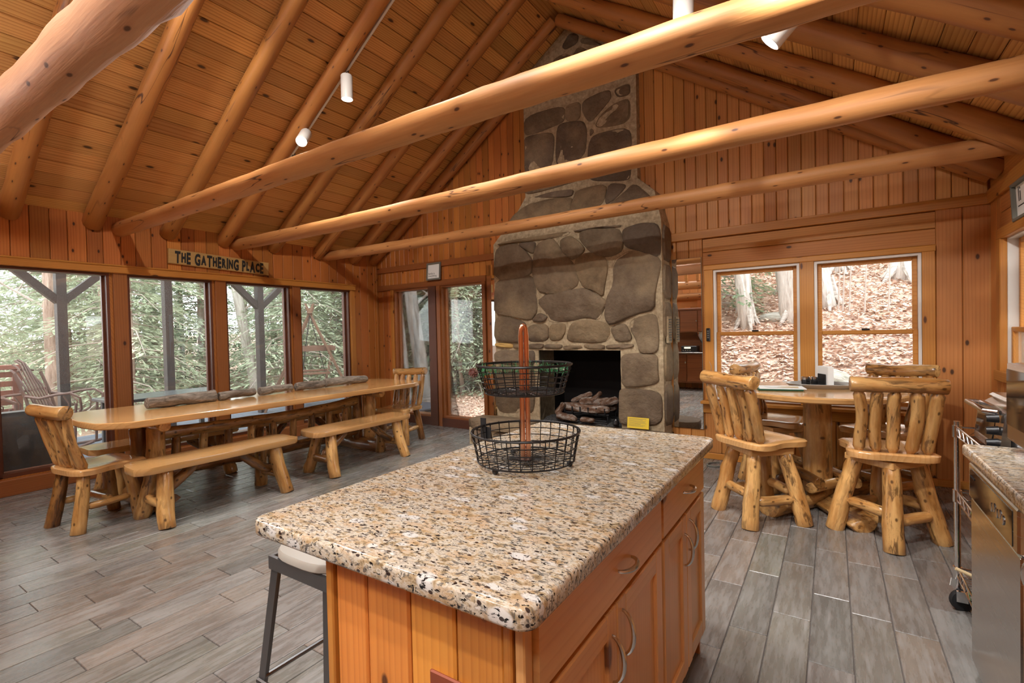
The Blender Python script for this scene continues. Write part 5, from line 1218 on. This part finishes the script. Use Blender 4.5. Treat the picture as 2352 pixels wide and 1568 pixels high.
# ---------------------------------------------------------------- track spotlights
def track(name, x0, x1, yc, label, drop=.035):
    p0 = Vector((x0, yc, z_deck(x0)-drop)); p1 = Vector((x1, yc, z_deck(x1)-drop)); L = (p1-p0).length
    o = mesh_obj(name, MB().cbox(0, L, -.012, .012, -.011, .011, .003).mesh('rail'), M['white_paint'], None, axis_matrix(p0, p1))
    return tag(o, label, 'track rail')
def spot_head(x, yc, d, off, label, drop=.035, power=1.0, r=.056, L=.235, vis=True):
    base = Vector((x, yc, z_deck(x)-drop)); d = Vector(d).normalized()
    top = base+Vector(off)                                   # rear end of the can
    e = tag(empty('track_spotlight', base), label, 'spotlight', 'ceiling track spotlights')
    can = axis_matrix(top-base, top-base+d*L)
    MB().lathe([(r*.9, 0), (r, .008), (r, L-.002), (r*.94, L), (r*.94, L-.025)], 28, Matrix.Rotation(R(90), 4, 'Y')).build('can', M['white_paint'], e, can, smooth=True, angle=40)
    MB().lathe([(r*.9, L-.022), (r*.9, L-.019)], 24, Matrix.Rotation(R(90), 4, 'Y')).build('lens', M['lamp_glow'], e, can)
    q = (top-base)+d*L*.3; MB().tube([(0, 0, -.008), q*.45+Vector((0, 0, -.01)), q-d*.02+Vector((0, -.0, 0))], [.011, .010, .012], 8).build('yoke', M['white_paint'], e)
    MB().tube([(0, 0, 0), (.03, .0, .02), ((top-base)*.5+Vector((.06, 0, .03))), (top-base)+d*.01], .0035, 6).build('power_lead', M['black_plastic'], e, smooth=True)
    ld = bpy.data.lights.new('spot_lamp', 'SPOT'); ld.energy = LAMP_W*power; ld.color = (1.0, .98, .95); ld.spot_size = R(80); ld.spot_blend = .7; ld.shadow_soft_size = .045
    lo = bpy.data.objects.new('spot_lamp', ld); link(lo, e)
    lo.matrix_local = Matrix.Translation((top-base)+d*(L+.006)) @ d.to_track_quat('-Z', 'Y').to_matrix().to_4x4()
    return e
YT, YT2 = 3.25, 2.88
track('light_track', -5.12, -2.72, YT, 'slim white light track up the roof slope above the dining table', drop=.115)
track('light_track', -2.45, .35, YT2, 'slim white light track up the roof slope above the round table')
spot_head(-4.05, YT, (.02, -.02, -1), (.10, -.04, -.04), 'white track spotlight hanging straight down over the table', drop=.115)
spot_head(-4.70, YT, (.45, -.55, -.62), (.10, -.05, -.02), 'white track spotlight turned toward the kitchen with glare in its lens', drop=.115)
spot_head(-3.12, YT, (.1, -.25, -.95), (.10, -.05, -.04), 'white track spotlight highest on the slope over the dining side', drop=.115)
spot_head(-.62, YT2, (-.02, -.02, -1), (-.06, 0, -.44), 'white track spotlight hanging down over the middle of the room', power=.7)
spot_head(-.12, YT2, (-.62, .0, -.62), (.03, 0, -.36), 'white track spotlight tilted toward the fireplace side', power=.6)
spot_head(-1.75, YT2, (-.1, .2, -.95), (-.05, 0, -.16), 'white track spotlight just right of the ridge')
for k, (yk, xs_) in enumerate(((-.62, (-4.9, -3.6, -1.5, -.2)), (-1.92, (-3.9, -1.0)))):  # kitchen-end tracks and heads, out of view, added as fill light
    track('light_track', -5.1, -2.75, yk+.12, 'added slim white light track over the kitchen end, dining side, '+('nearer the beams' if k == 0 else 'by the end wall')); track('light_track', -2.45, .3, yk+.12, 'added slim white light track over the kitchen end, counter side, '+('nearer the beams' if k == 0 else 'by the end wall'))
    for x in xs_: spot_head(x, yk+.12, (.25*(1 if x < -2.6 else -.6), .35, -.9), (.08 if x < -2.6 else -.08, 0, -.14), 'added white fill spotlight over the kitchen end of the room', power=1.0)
def globe(x, y, z, label):  # globe lamp out of view, added to lift room and ceiling brightness
    e = tag(empty('fill_globe', (x, y, z)), label, 'added fill lamp')
    MB().ball((0, 0, 0), .11, 14).build('fill_globe_ball', M['fill_globe_glow'], e, smooth=True); MB().cyl((0, 0, .105), (0, 0, .15), .04, n=16).build('cap', M['black_matte'], e); MB().cyl((0, 0, .15), (0, 0, z_deck(x)-z), .006, n=6).build('stem', M['black_matte'], e)
    ld = bpy.data.lights.new('fill_globe_lamp', 'POINT'); ld.energy = FILL_GLOBE_W; ld.color = (.94, .97, 1.0); ld.shadow_soft_size = .12
    lo = bpy.data.objects.new('fill_globe_lamp', ld); link(lo, e)
for x, y, zg, l in ((-4.6, -.25, 2.65, 'added opal fill globe beyond the head of the dining table'), (-2.0, -1.5, 3.0, 'added opal fill globe over the kitchen floor'), (.2, -.9, 2.84, 'added opal fill globe over the kitchen counter')): globe(x, y, zg, l)
YT3 = 1.42  # tracks and heads above the frame, added to light the far half
track('light_track', -3.6, -2.72, YT3, 'added short white light track over the island, window side of the ridge'); track('light_track', -2.45, .35, YT3, 'added white light track over the island, counter side of the ridge')
for x, d_, l in ((-3.35, (-.6, .6, -.95), 'added white fill spotlight over the island aimed at the dining table'), (-2.95, (-.25, .8, -.85), 'added white fill spotlight over the island aimed at the chimney'), (-1.7, (.1, .75, -.95), 'added white fill spotlight over the island aimed at the hearth'), (-.75, (.2, .8, -.85), 'added white fill spotlight over the island aimed at the round table'), (.1, (.1, .8, -.8), 'added white fill spotlight over the island aimed at the corner chairs')):
    spot_head(x, YT3, d_, (.06 if x < -2.6 else -.06, 0, -.14), l, power=1.25)
# pulley hook on the rafter, brass hooks
e = tag(empty('pulley_hook', (-4.93, YT+.02, z_deck(-4.93)-.10)), 'small metal pulley hanging beside the light track', 'pulley')
MB().tube([(0, 0, .05), (0, 0, .02), (0, .015, 0), (0, 0, -.012)], .004, 6).build('hook', M['black_matte'], e); MB().lathe([(.024, -.008), (.024, .008)], 14, Matrix.Translation((0, 0, -.03)) @ Matrix.Rotation(R(90), 4, 'Y')).build('sheave', M['grey_frame'], e)

# ---------------------------------------------------------------- what the mirror shows: old oak cabinet, loft logs, bin
hc = tag(empty('oak_hoosier_cabinet', (-3.0, PY+.02, 0)), 'old oak kitchen cabinet with upper doors seen in the mirror', 'cabinet')
W = .58
MB().box(-W, W, 0, .50, .17, .82).build('base_box', M['oak_dark'], hc); MB().cbox(-W-.02, W+.02, 0, .60, .82, .845, .004).build('worktop', M['steel'], hc); MB().box(-W, W, 0, .02, .845, 1.28).build('back_panel', M['oak_dark'], hc); MB().box(-W, W, 0, .32, 1.28, 1.78).build('upper_box', M['oak_dark'], hc); MB().cbox(-W-.03, W+.03, 0, .35, 1.78, 1.82, .006).build('cornice', M['oak_dark'], hc)
for x in (-W+.02, W-.02): MB().box(x-.02, x+.02, .02, .30, .845, 1.28).build('side_bracket', M['oak_dark'], hc)
for x in (-W+.03, W-.03):
    for y in (.04, .46): MB().box(x-.025, x+.025, y-.025, y+.025, 0, .17).build('leg', M['oak_dark'], hc)
for x0_, x1_ in ((-W+.02, -.2), (-.19, .19), (.2, W-.02)):
    d = empty('door', parent=hc); MB().cbox(x0_, x1_, .32, .34, 1.30, 1.76, .004).build('panel', M['oak_dark'], d); MB().box(x1_-.03, x1_-.01, .34, .352, 1.52, 1.55).build('latch', M['nickel'], d)
for x0_, x1_ in ((-W+.02, -.01), (.01, W-.02)):
    d = empty('door', parent=hc); MB().cbox(x0_, x1_, .50, .52, .20, .80, .004).build('panel', M['oak_dark'], d); MB().box(x1_-.03, x1_-.01, .52, .53, .6, .64).build('hinge', M['nickel'], d)
e = tag(empty('flour_funnel', (-2.72, PY+.22, 1.05)), 'galvanised funnel under the upper doors of the oak cabinet', 'funnel')
MB().lathe([(.02, -.10), (.025, -.04), (.14, .16), (.15, .2), (.15, .228)], 20).build('cone', M['steel'], e, smooth=True, angle=40)
e = tag(empty('radio', (-2.98, PY+.32, .846)), 'black table radio with a lit dial on the oak cabinet', 'radio')
MB().cbox(-.17, .17, -.12, .12, 0, .13, .008).build('case', M['black_plastic'], e); MB().box(-.1, .04, .12, .124, .075, .11).build('dial', M['screen_glow'], e)
for k in range(4): MB().cyl((-.12+.05*k, .12, .035), (-.12+.05*k, .135, .035), .012).build('knob', M['nickel'], e)
e = tag(empty('waste_bin', (-2.20, PY+.25, 0)), 'tall black waste bin beside the oak cabinet', 'bin')
MB().lathe([(.14, 0), (.17, .6), (.175, .62)], 20).build('bin_body', M['black_plastic'], e, smooth=True, angle=40); MB().lathe([(.178, .62), (.17, .68), (.06, .72)], 20).build('lid', M['grey_frame'], e, smooth=True, angle=40)
for z, r, l in ((2.10, .085, 'lower log of the loft edge above the partition'), (2.36, .09, 'upper log of the loft edge above the partition')):
    tag(log('loft_log', (XL+.02, PY-.02, z), (-1.9, PY-.02, z), r, M['beam_log'], None, ends='flat', n=16, step=.2, rough=.05), l, 'log')
x = XL+.2
while x < -2.2:
    o = MB().box(-.03, .03, -.03, .03, 0, .56).build('loft_baluster', M['trim_wood']); o.location = (x, PY+.01, 2.45); tag(o, 'square amber baluster of the loft railing', 'baluster', 'loft balusters'); x += .26
tag(log('loft_handrail', (XL+.02, PY+.01, 3.06), (-1.9, PY+.01, 3.06), .05, M['beam_log'], None, ends='flat', n=14, step=.2), 'peeled log handrail of the loft', 'handrail')
# ================================================================ outdoors
ro = random.Random(21)
def sm(a, c, x): t_ = min(1, max(0, (x-a)/(c-a))); return t_*t_*(3-2*t_)
def ground_z(x, y):
    z = -.42+.10*noise.noise(Vector((x*.15, y*.15, 0)))
    z += max(0, y-5.75)*.43*sm(-6.5, -2.6, x) + .34*sm(5.4, 6.2, y)*sm(-3.5, -2.2, x)
    z += .05*max(0, -x-13)*sm(13, 30, -x) + .03*max(0, y-9)*sm(-2, -8, x)
    if y > 5.9: z += .10*noise.noise(Vector((x*.7, y*.7, 4)))
    return z
nx, ny = 110, 110; gx0, gx1, gy0, gy1 = -48, 26, -24, 50
gv = []
for j in range(ny+1):
    for i in range(nx+1):
        x = gx0+(gx1-gx0)*i/nx; y = gy0+(gy1-gy0)*j/ny; gv.append((x, y, ground_z(x, y)))
g = MB().add(gv, [(j*(nx+1)+i, j*(nx+1)+i+1, (j+1)*(nx+1)+i+1, (j+1)*(nx+1)+i) for j in range(ny) for i in range(nx)]).build('ground', M['leafy'], smooth=True)
struct(g, 'leaf-strewn forest ground and hillside outside')
def leaves(n, area, label):
    m = MB()
    for _ in range(n):
        x = ro.uniform(area[0], area[1]); y = area[2]+(area[3]-area[2])*ro.random()**1.5; z = ground_z(x, y)+ro.uniform(.005, .04); s = ro.uniform(.022, .05)
        a = ro.uniform(0, 6.28); c, sn = math.cos(a)*s, math.sin(a)*s; k1, k2 = ro.uniform(-.5, .9)*s, ro.uniform(-.3, .9)*s
        m.add([(x-c, y-sn, z+k1), (x+sn*.6, y-c*.6, z), (x+c, y+sn, z+k2), (x-sn*.6, y+c*.6, z+.3*s)], [(0, 1, 2), (0, 2, 3)])
    tag(m.build('leaf_litter', M['leaf']), label, 'leaves', kind='stuff')
leaves(48000, (-4.0, 4.5, 5.9, 15), 'dry brown leaves covering the hillside outside the double window')
leaves(16000, (-12.0, -3.6, 6.0, 13), 'dry brown leaves on the flat ground outside the tall panes')

def trunk(name, p0, p1, r0, r1, mat, parent): 
    return log(name, p0, p1, r0, mat, parent, r1=r1, rough=.10, bend=.05, ends='flat', n=14, step=.5, knots=2)
def bare_tree(x, y, r, lean=(0, 0), mat='trunk_grey', label='bare grey forest tree', group=None, H=11, base=None, nb=5):
    z0 = ground_z(x, y)-.1 if base is None else base
    t = tag(empty('bare_tree', (x, y, z0)), label, 'tree', group)
    trunk('trunk', (0, 0, 0), (lean[0]*H, lean[1]*H, H), r, r*.55, M[mat], t)
    m = MB()
    for k in range(7):                                    # root flare
        a = k*.9+ro.random(); m.tube([(r*.3*math.cos(a), r*.3*math.sin(a), .55), (r*.8*math.cos(a), r*.8*math.sin(a), .22), (r*1.9*math.cos(a), r*1.9*math.sin(a), -.05)], [r*.35, r*.32, r*.12], 6)
    m.build('root_flare', M[mat], t, smooth=True)
    m = MB()
    for k in range(nb):
        h_ = H*(.25+.7*k/max(1, nb)); a = ro.uniform(0, 6.28); l_ = ro.uniform(.8, 2.2)
        p0 = Vector((lean[0]*h_, lean[1]*h_, h_)); p1 = p0+Vector((math.cos(a)*l_*.5, math.sin(a)*l_*.5, l_*.35)); p2 = p1+Vector((math.cos(a+.5)*l_*.6, math.sin(a+.5)*l_*.6, l_*.5))
        m.tube([p0, p1, p2], [r*.22, r*.14, .008], 5)
        for _ in range(4):
            q = p0.lerp(p1, ro.random()) if ro.random() < .5 else p1.lerp(p2, ro.random()); d_ = Vector((ro.gauss(0, 1), ro.gauss(0, 1), abs(ro.gauss(0, 1)))).normalized()*ro.uniform(.4, 1.0); m.tube([q, q+d_*.5+Vector((0, 0, .05)), q+d_], [.012, .008, .003], 4)
    if m.v: m.build('branches', M['twig'], t)
    return t
def at_px(px0, py0, px1, py1, X=None, Y=None):
    f = (lambda p: on_x(p[0], p[1], X)) if X is not None else (lambda p: Vector((ray(*p).x*Y/ray(*p).y, Y, CAM_H+ray(*p).z*Y/ray(*p).y)))
    a = f((px0, py0)); c = f((px1, py1)); k = (c-a)/(a.z-c.z)   # per metre going down
    return a, k
def leaning(px0, py0, px1, py1, r, mat, label, X=None, Y=None, H=10):
    a, k = at_px(px0, py0, px1, py1, X, Y); 
    zb = -.55
    for _ in range(8): q = a+k*(a.z-zb); zb = ground_z(q.x, q.y)-.08
    q = a+k*(a.z-zb); return bare_tree(q.x, q.y, r, (-k.x, -k.y), mat, label, H=H, base=zb)
leaning(110, 650, 120, 900, .13, 'trunk_brown', 'pinkish brown trunk behind the porch post with two braces', X=-13)
leaning(232, 660, 262, 860, .12, 'trunk_brown', 'leaning pinkish trunk beside the window post', X=-15)
leaning(550, 680, 586, 880, .13, 'trunk_grey', 'pale trunk leaning behind the braced porch post', X=-12)
leaning(940, 670, 978, 940, .15, 'trunk_grey', 'thick grey trunk leaning in the corner tall pane', Y=8)
leaning(915, 680, 936, 900, .05, 'trunk_grey', 'slender pale trunk leaning beside the thick grey one', Y=7.6)
leaning(1021, 660, 1027, 900, .08, 'trunk_grey', 'slim upright trunk at the edge of the pane by the chimney', Y=8.4)
leaning(1045, 660, 1062, 900, .06, 'trunk_brown', 'dark slim trunk among the hemlocks behind the chimney-side pane', Y=11)
leaning(1703, 640, 1716, 755, .13, 'trunk_grey', 'pale trunk behind the small hemlock outside the mirror-side window', Y=9)
leaning(1795, 630, 1806, 700, .12, 'trunk_grey', 'slimmer trunk of the pair at the window mullion', Y=10.5)
leaning(1815, 630, 1822, 745, .16, 'trunk_grey', 'stout pale trunk of the pair at the window mullion', Y=9.2)
leaning(1882, 620, 1895, 690, .16, 'trunk_grey', 'pale trunk low on the slope in the corner-side window', Y=9.8)
leaning(1920, 605, 1924, 655, .17, 'trunk_grey', 'pale trunk higher on the slope in the corner-side window', Y=11.5)
leaning(2077, 600, 2074, 650, .20, 'trunk_grey', 'widest pale trunk on the leafy slope near the wire cart corner', Y=11.0)
for k in range(34):
    a = R(ro.uniform(60, 175)); d_ = ro.uniform(17, 34); x, y = d_*math.cos(a), d_*math.sin(a)
    if x > 3 or (x > -2 and y < 18): continue
    bare_tree(x, y, ro.uniform(.07, .17), (ro.uniform(-.06, .06), ro.uniform(-.06, .06)), ro.choice(('trunk_grey', 'trunk_brown')), 'thin bare tree far back in the woods', 'far bare trees', H=ro.uniform(9, 14), nb=7)
for px, py in ((1935, 690), (1950, 700), (1925, 700), (2040, 690), (1690, 700), (1985, 660)):   # saplings
    q = Vector((ray(px, py).x*9.5/ray(px, py).y, 9.5, 0)); z = ground_z(q.x, q.y)-.05
    o = MB().tube([(0, 0, 0), (.03, .02, .8), (.02, .05, 2.2)], [.014, .010, .004], 5).build('sapling', M['twig']); o.location = (q.x, q.y, z); tag(o, 'thin bare sapling on the leafy slope', 'sapling', 'saplings on the slope')
# hemlocks: one foliage mesh, many trees
def hemlock_mesh(seed, H=8.0, RB=2.3, nb=85, fol=15000):
    r_ = random.Random(seed); m = MB(); br = MB(); per = fol//nb
    for k in range(nb):
        h_ = H*(.04+.94*k/nb); L = RB*(1-h_/H)**.8*r_.uniform(.7, 1.1)+.15; a = k*2.4+r_.uniform(-.3, .3); c, s = math.cos(a), math.sin(a)
        P = lambda t_: Vector((c*L*t_, s*L*t_, h_+.10*L*t_-.42*L*t_*t_))
        br.tube([P(0), P(.5), P(1)], [.02, .012, .004], 4)
        for _ in range(per):
            t_ = r_.random()**.7; w_ = .42*L*(1-t_*.75)+.05; sd = r_.uniform(-1, 1)*w_; q = P(t_)+Vector((-s*sd, c*sd, -.18*abs(sd)+r_.gauss(0, .035)))
            dr = Vector((c, s, 0))*r_.uniform(.3, 1)+Vector((-s, c, 0))*math.copysign(r_.uniform(.2, 1), sd)+Vector((0, 0, r_.uniform(-.55, .1))); dr = dr.normalized()*r_.uniform(.09, .2)
            sv = dr.cross(Vector((r_.gauss(0, .3), r_.gauss(0, .3), 1))).normalized()*r_.uniform(.014, .03)
            m.add([q-sv*.5, q+dr*.5-sv, q+dr, q+dr*.5+sv], [(0, 1, 2, 3)])
    return m.mesh('foliage'), br.mesh('boughs')
protos = [hemlock_mesh(1), hemlock_mesh(2, 7.0, 2.6, 90), ]
small = hemlock_mesh(5, 3.6, 1.5, 55, 7000)
def hemlock(x, y, sc, label, group=None, pr=0, dark=False, z=None):
    z0 = ground_z(x, y)-.1 if z is None else z; t = tag(empty('hemlock_tree', (x, y, z0), ro.uniform(0, 6.28)), label, 'tree', group); f, bm_ = small if pr == 2 else protos[pr]
    t.scale = (sc, sc, sc)
    o = bpy.data.objects.new('foliage', f); link(o, t); 
    if not f.materials: f.materials.append(M['hemlock'])
    o['kind'] = 'stuff'
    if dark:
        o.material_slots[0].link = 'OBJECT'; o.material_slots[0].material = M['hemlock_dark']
    o = bpy.data.objects.new('boughs', bm_); link(o, t)
    if not bm_.materials: bm_.materials.append(M['twig'])
    H = 3.6 if pr == 2 else (8.0 if pr == 0 else 7.0); log('trunk', (0, 0, 0), (0, 0, H), .035*H/2.5, M['trunk_brown'], t, r1=.02, rough=.06, ends='flat', n=8, step=.6, knots=0)
    return t
near_h = [(-11.9, 11.6, 1.0, 0, 'hemlock between the leaning trunks in the corner pane'), (-14.2, 14.5, 1.2, 1, 'tall hemlock at the back of the corner pane'), (-12.5, 4.3, 1.0, 0, 'hemlock directly behind the plain porch post'), (-11.6, 7.4, 1.0, 1, 'hemlock beyond the braced porch post'), (-12.2, 9.6, 1.05, 0, 'hemlock beyond the A-frame swing'), (-13.8, 1.6, .8, 1, 'hemlock behind the porch rocking chairs'), (-9.6, 11.5, 1.0, 0, 'hemlock behind the thick leaning grey trunk'), (-7.9, 12.8, 1.05, 1, 'hemlock filling the pane beside the chimney'), (-10.9, 12.9, 1.0, 1, 'hemlock far back in the corner pane'), (-1.95, 9.6, 1.0, 2, 'small dark green hemlock outside the mirror-side window')]
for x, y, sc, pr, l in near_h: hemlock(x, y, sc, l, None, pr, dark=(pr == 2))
for k in range(34):
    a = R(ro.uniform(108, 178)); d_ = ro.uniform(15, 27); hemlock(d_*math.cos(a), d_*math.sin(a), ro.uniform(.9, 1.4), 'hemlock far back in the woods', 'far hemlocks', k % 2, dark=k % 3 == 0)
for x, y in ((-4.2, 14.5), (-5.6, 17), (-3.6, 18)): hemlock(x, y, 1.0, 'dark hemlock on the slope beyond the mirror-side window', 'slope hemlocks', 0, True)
# boulder / stump on the slope
def boulder(c, r, label, sq=(1, 1, .8)):
    m = MB(); n = 12; m.lathe([(r*math.sin(PI*i/n)+1e-3, -r*math.cos(PI*i/n)) for i in range(n+1)], 18)
    m.v = [tuple(Vector(p)*(1+.22*noise.noise(Vector(p)*2.2/r*.5+Vector((c[0], 0, 0))))) for p in m.v]; o = m.build('boulder', M['moss_rock'], smooth=True); o.location = c; o.scale = sq; tag(o, label, 'rock')
q = Vector((ray(1905, 850).x*7.0/ray(1905, 850).y, 7.0, 0)); boulder((q.x, q.y, ground_z(q.x, q.y)+.12), .34, 'pale grey boulder in the leaves outside the corner-side window')
q = Vector((ray(1785, 745).x*9.3/ray(1785, 745).y, 9.3, 0)); boulder((q.x, q.y, ground_z(q.x, q.y)-.05), .22, 'mossy rock at the foot of the paired trunks', (1.4, 1, .6))
# white shed wall seen through the side window
sh_ = tag(empty('white_shed_wall', (1.35, 7.0, 0)), 'white ribbed metal siding outside the side window', 'shed')
MB().box(0, 3.2, 0, .1, 0, 3.2).build('wall_sheet', M['siding'], sh_)
m = MB()
for k in range(26): m.box(.02+.122*k, .045+.122*k, -.02, 0, 0, 3.2)
m.build('ribs', M['siding'], sh_)

# ---------------------------------------------------------------- porch
pd = tag(empty('porch_deck', (0, 0, 0)), 'grey board porch deck outside the tall windows', 'deck')
x = -9.35
while x < -6.42:
    board('deck_board', (x+.07, -1.5, -.06), (0, 1, 0), (0, 0, 1), 9.0, .134, M['deck'], pd, T=.03, ch=.004); x += .142
MB().box(-9.35, -6.42, -1.5, 7.5, -.30, -.07).build('joist_box', M['porch_dark'], pd)
PX = -9.0
for yc, braced, l in ((2.32, True, 'dark porch post with two braces behind the rocking chair'), (3.63, False, 'plain dark porch post between the braced ones'), (5.155, True, 'dark porch post with two braces beside the leaning trunk')):
    t = tag(empty('porch_post', (PX, yc, -.03)), l, 'post')
    MB().cbox(-.065, .065, -.055, .055, 0, 2.56, .004).build('upright', M['porch_dark'], t)
    MB().box(.0, .012, .0551, .060, 0, 2.5).build('rust_edge', M['porch_red'], t)
    if braced:
        for s in (-1, 1): MB().prism([(s*.05, 1.93), (s*.05, 2.06), (s*.56, 2.56), (s*.56, 2.42)] if s > 0 else [(-.05, 2.06), (-.05, 1.93), (-.56, 2.42), (-.56, 2.56)], -.05, .05, Matrix(((0, 0, 1, 0), (1, 0, 0, 0), (0, 1, 0, 0), (0, 0, 0, 1)))).build('brace', M['porch_dark'], t)
o = MB().cbox(PX-.07, PX+.07, -1.5, 7.5, 2.53, 2.72, .005).build('porch_beam', M['porch_dark']); tag(o, 'dark porch beam along the post tops', 'beam')
rl = tag(empty('porch_railing', (PX, 0, -.03)), 'red brown porch railing behind the rocking chairs', 'railing')
MB().cbox(-.05, .05, -.8, 1.9, 1.06, 1.12, .004).build('top_rail', M['porch_red'], rl); MB().box(-.02, .02, -.8, 1.9, .2, .25).build('bottom_rail', M['porch_red'], rl)
for k in range(6): MB().box(-.02, .02, -.8, 1.9, .36+.12*k, .43+.12*k).build('slat', M['porch_red'], rl)
for y in (-.7, .6, 1.85): MB().box(-.04, .04, y-.045, y+.045, 0, 1.06).build('rail_post', M['porch_red'], rl)
# bentwood rockers
def rocker():
    t = empty('bentwood_rocking_chair'); tw = M['bent_twig']
    for s in (-1, 1):
        y = s*.27
        MB().tube([(-.52, y, .14), (-.3, y, .045), (0, y, .02), (.3, y, .05), (.5, y, .12)], .018, 8).build('runner', tw, t, smooth=True)
        MB().tube([(.27, y, .04), (.28, y, .30), (.30, y, .62)], .018, 8).build('front_leg', tw, t, smooth=True)
        MB().tube([(-.22, y, .04), (-.2, y, .36), (-.28, y, .7), (-.40, y, 1.02)], .02, 8).build('back_post', tw, t, smooth=True)
        MB().tube([(-.31, y, .74), (-.12, y*1.05, .70), (.08, y*1.1, .74), (.25, y*1.1, .755), (.36, y*1.08, .69), (.37, y*1.06, .55), (.31, y, .44)], .017, 8).build('arm_hoop', tw, t, smooth=True)
        MB().tube([(-.05, y*1.04, .70), (.04, y*1.04, .60), (.02, y*1.02, .50), (.1, y*1.02, .45), (.2, y*1.02, .50), (.22, y*1.04, .62), (.16, y*1.06, .72)], .010, 6).build('arm_loop', tw, t, smooth=True)
    for k in range(8): f = -.24+.07*k; MB().tube([(f, -.27, .42), (f, 0, .405), (f, .27, .42)], .017, 6).build('seat_slat', M['swing_wood'], t)
    for k in range(7):
        f = (k-3)/3; h_ = .22*(1-.25*f*f); MB().tube([(-.17, f*.15, .40), (-.24, f*.17, .62), (-.34, f*.18, .85), (-.46, f*.15, 1.02+.13*(1-f*f)), (-.52, f*.13, 1.06+.13*(1-f*f))], .014, 6).build('back_slat', tw, t, smooth=True)
    MB().tube([(-.33, -.29, .80), (-.36, 0, .79), (-.33, .29, .80)], .015, 6).build('back_band', tw, t, smooth=True); MB().tube([(-.43, -.17, 1.04), (-.47, 0, 1.07), (-.43, .17, 1.04)], .014, 6).build('crest_band', tw, t, smooth=True)
    MB().tube([(-.36, -.27, .92), (-.28, -.22, .60), (-.22, 0, .54), (-.28, .22, .60), (-.36, .27, .92)], .012, 6).build('lumbar_bow', tw, t, smooth=True)
    return t
r0 = rocker(); r0.scale = (.9, .9, 1); r0.location = (-8.45, 2.16, -.03); r0.rotation_euler = (0, 0, R(48)); tag(r0, 'dark bentwood rocking chair beside the braced porch post', 'rocking chair')
r1 = copy_tree(r0); r1.location = (-8.5, 1.50, -.03); r1.rotation_euler = (0, 0, R(60)); tag(r1, 'dark bentwood rocking chair nearer the porch railing', 'rocking chair')
# wicker armchair just outside the glass
wk = tag(empty('wicker_armchair', (-6.98, 1.27, -.03), PI), 'dark wicker armchair with grey cushions just outside the glass', 'armchair')
def weave(x0, x1, y0, y1, z0, z1, mat, name):
    m = MB(); m.box(x0, x1, y0, y1, z0, z1); s = .035
    k = z0+.01
    j = 0
    while k < z1-.02:
        o_ = .0 if j % 2 else s/2
        yy = y0+o_
        while yy < y1-s: m.box(x1, x1+.005, yy, yy+s*.8, k, k+.018); yy += s
        xx = x0+o_
        while xx < x1-s: m.box(xx, xx+s*.8, y1, y1+.005, k, k+.018); xx += s
        k += .024; j += 1
    return m.build(name, mat, wk)
weave(-.38, .40, -.42, .42, .05, .36, M['wicker'], 'base'); weave(-.38, .40, -.42, -.28, .36, .66, M['wicker_grey'], 'arm'); weave(-.38, .40, .28, .42, .36, .66, M['wicker'], 'arm'); weave(-.42, -.26, -.42, .42, .36, .74, M['wicker'], 'back')
MB().cbox(-.25, .38, -.27, .27, .36, .47, .03).build('seat_cushion', M['cushion'], wk, smooth=True); MB().cbox(-.26, -.14, -.26, .26, .47, .72, .03).build('back_cushion', M['cushion'], wk, smooth=True)
pt = tag(empty('patio_table', (-6.98, 2.75, -.03)), 'low dark patio table outside the window behind the dining bench', 'table')
MB().cbox(-.34, .34, -.62, .66, .70, .735, .005).build('top', M['patio_dark'], pt)
for sx in (-.28, .28):
    for sy in (-.52, .55): MB().box(sx-.025, sx+.025, sy-.025, sy+.025, 0, .70).build('leg', M['patio_dark'], pt)
sw = tag(empty('a_frame_swing', (-8.4, 5.80, -.028), R(-35)), 'wooden A-frame swing standing on the porch', 'swing')
for x in (0.0, -1.25):
    for s in (-1, 1):
        a = Vector((x, s*-.05, 1.98)); c = Vector((x, s*.82, 0)); dd = (a-c).normalized()
        mesh_obj('leg', MB().cbox(0, (a-c).length+.06, -.045, .045, -.02, .02, .003).mesh(), M['swing_wood'], sw, axis_matrix(c+Vector((.0+.022*s, 0, 0)), a))
    MB().cbox(x-.06, x-.025, -.45, .45, 1.12, 1.21, .003).build('cross_tie', M['swing_wood'], sw)
MB().cbox(-1.4, .12, -.045, .045, 1.84, 1.93, .004).build('top_beam', M['swing_wood'], sw)
for k in range(7): MB().cbox(-1.1, -.15, -.24+.07*k, -.18+.07*k, .44, .46, .002).build('seat_slat', M['swing_wood'], sw)
for k in range(6): MB().cbox(-1.1, -.15, .26+.02*k, .28+.02*k, .50+.08*k, .56+.08*k, .002).build('back_slat', M['swing_wood'], sw)
for x in (-1.08, -.17):
    for y in (-.2, .3): MB().cyl((x, y, .46), (x, 0, 1.86), .005, n=5).build('chain', M['black_matte'], sw)
    MB().cbox(x-.03, x+.03, -.24, .40, .40, .44, .003).build('seat_bearer', M['swing_wood'], sw); MB().cbox(x-.03, x+.03, -.25, .34, .66, .70, .003).build('arm', M['swing_wood'], sw)
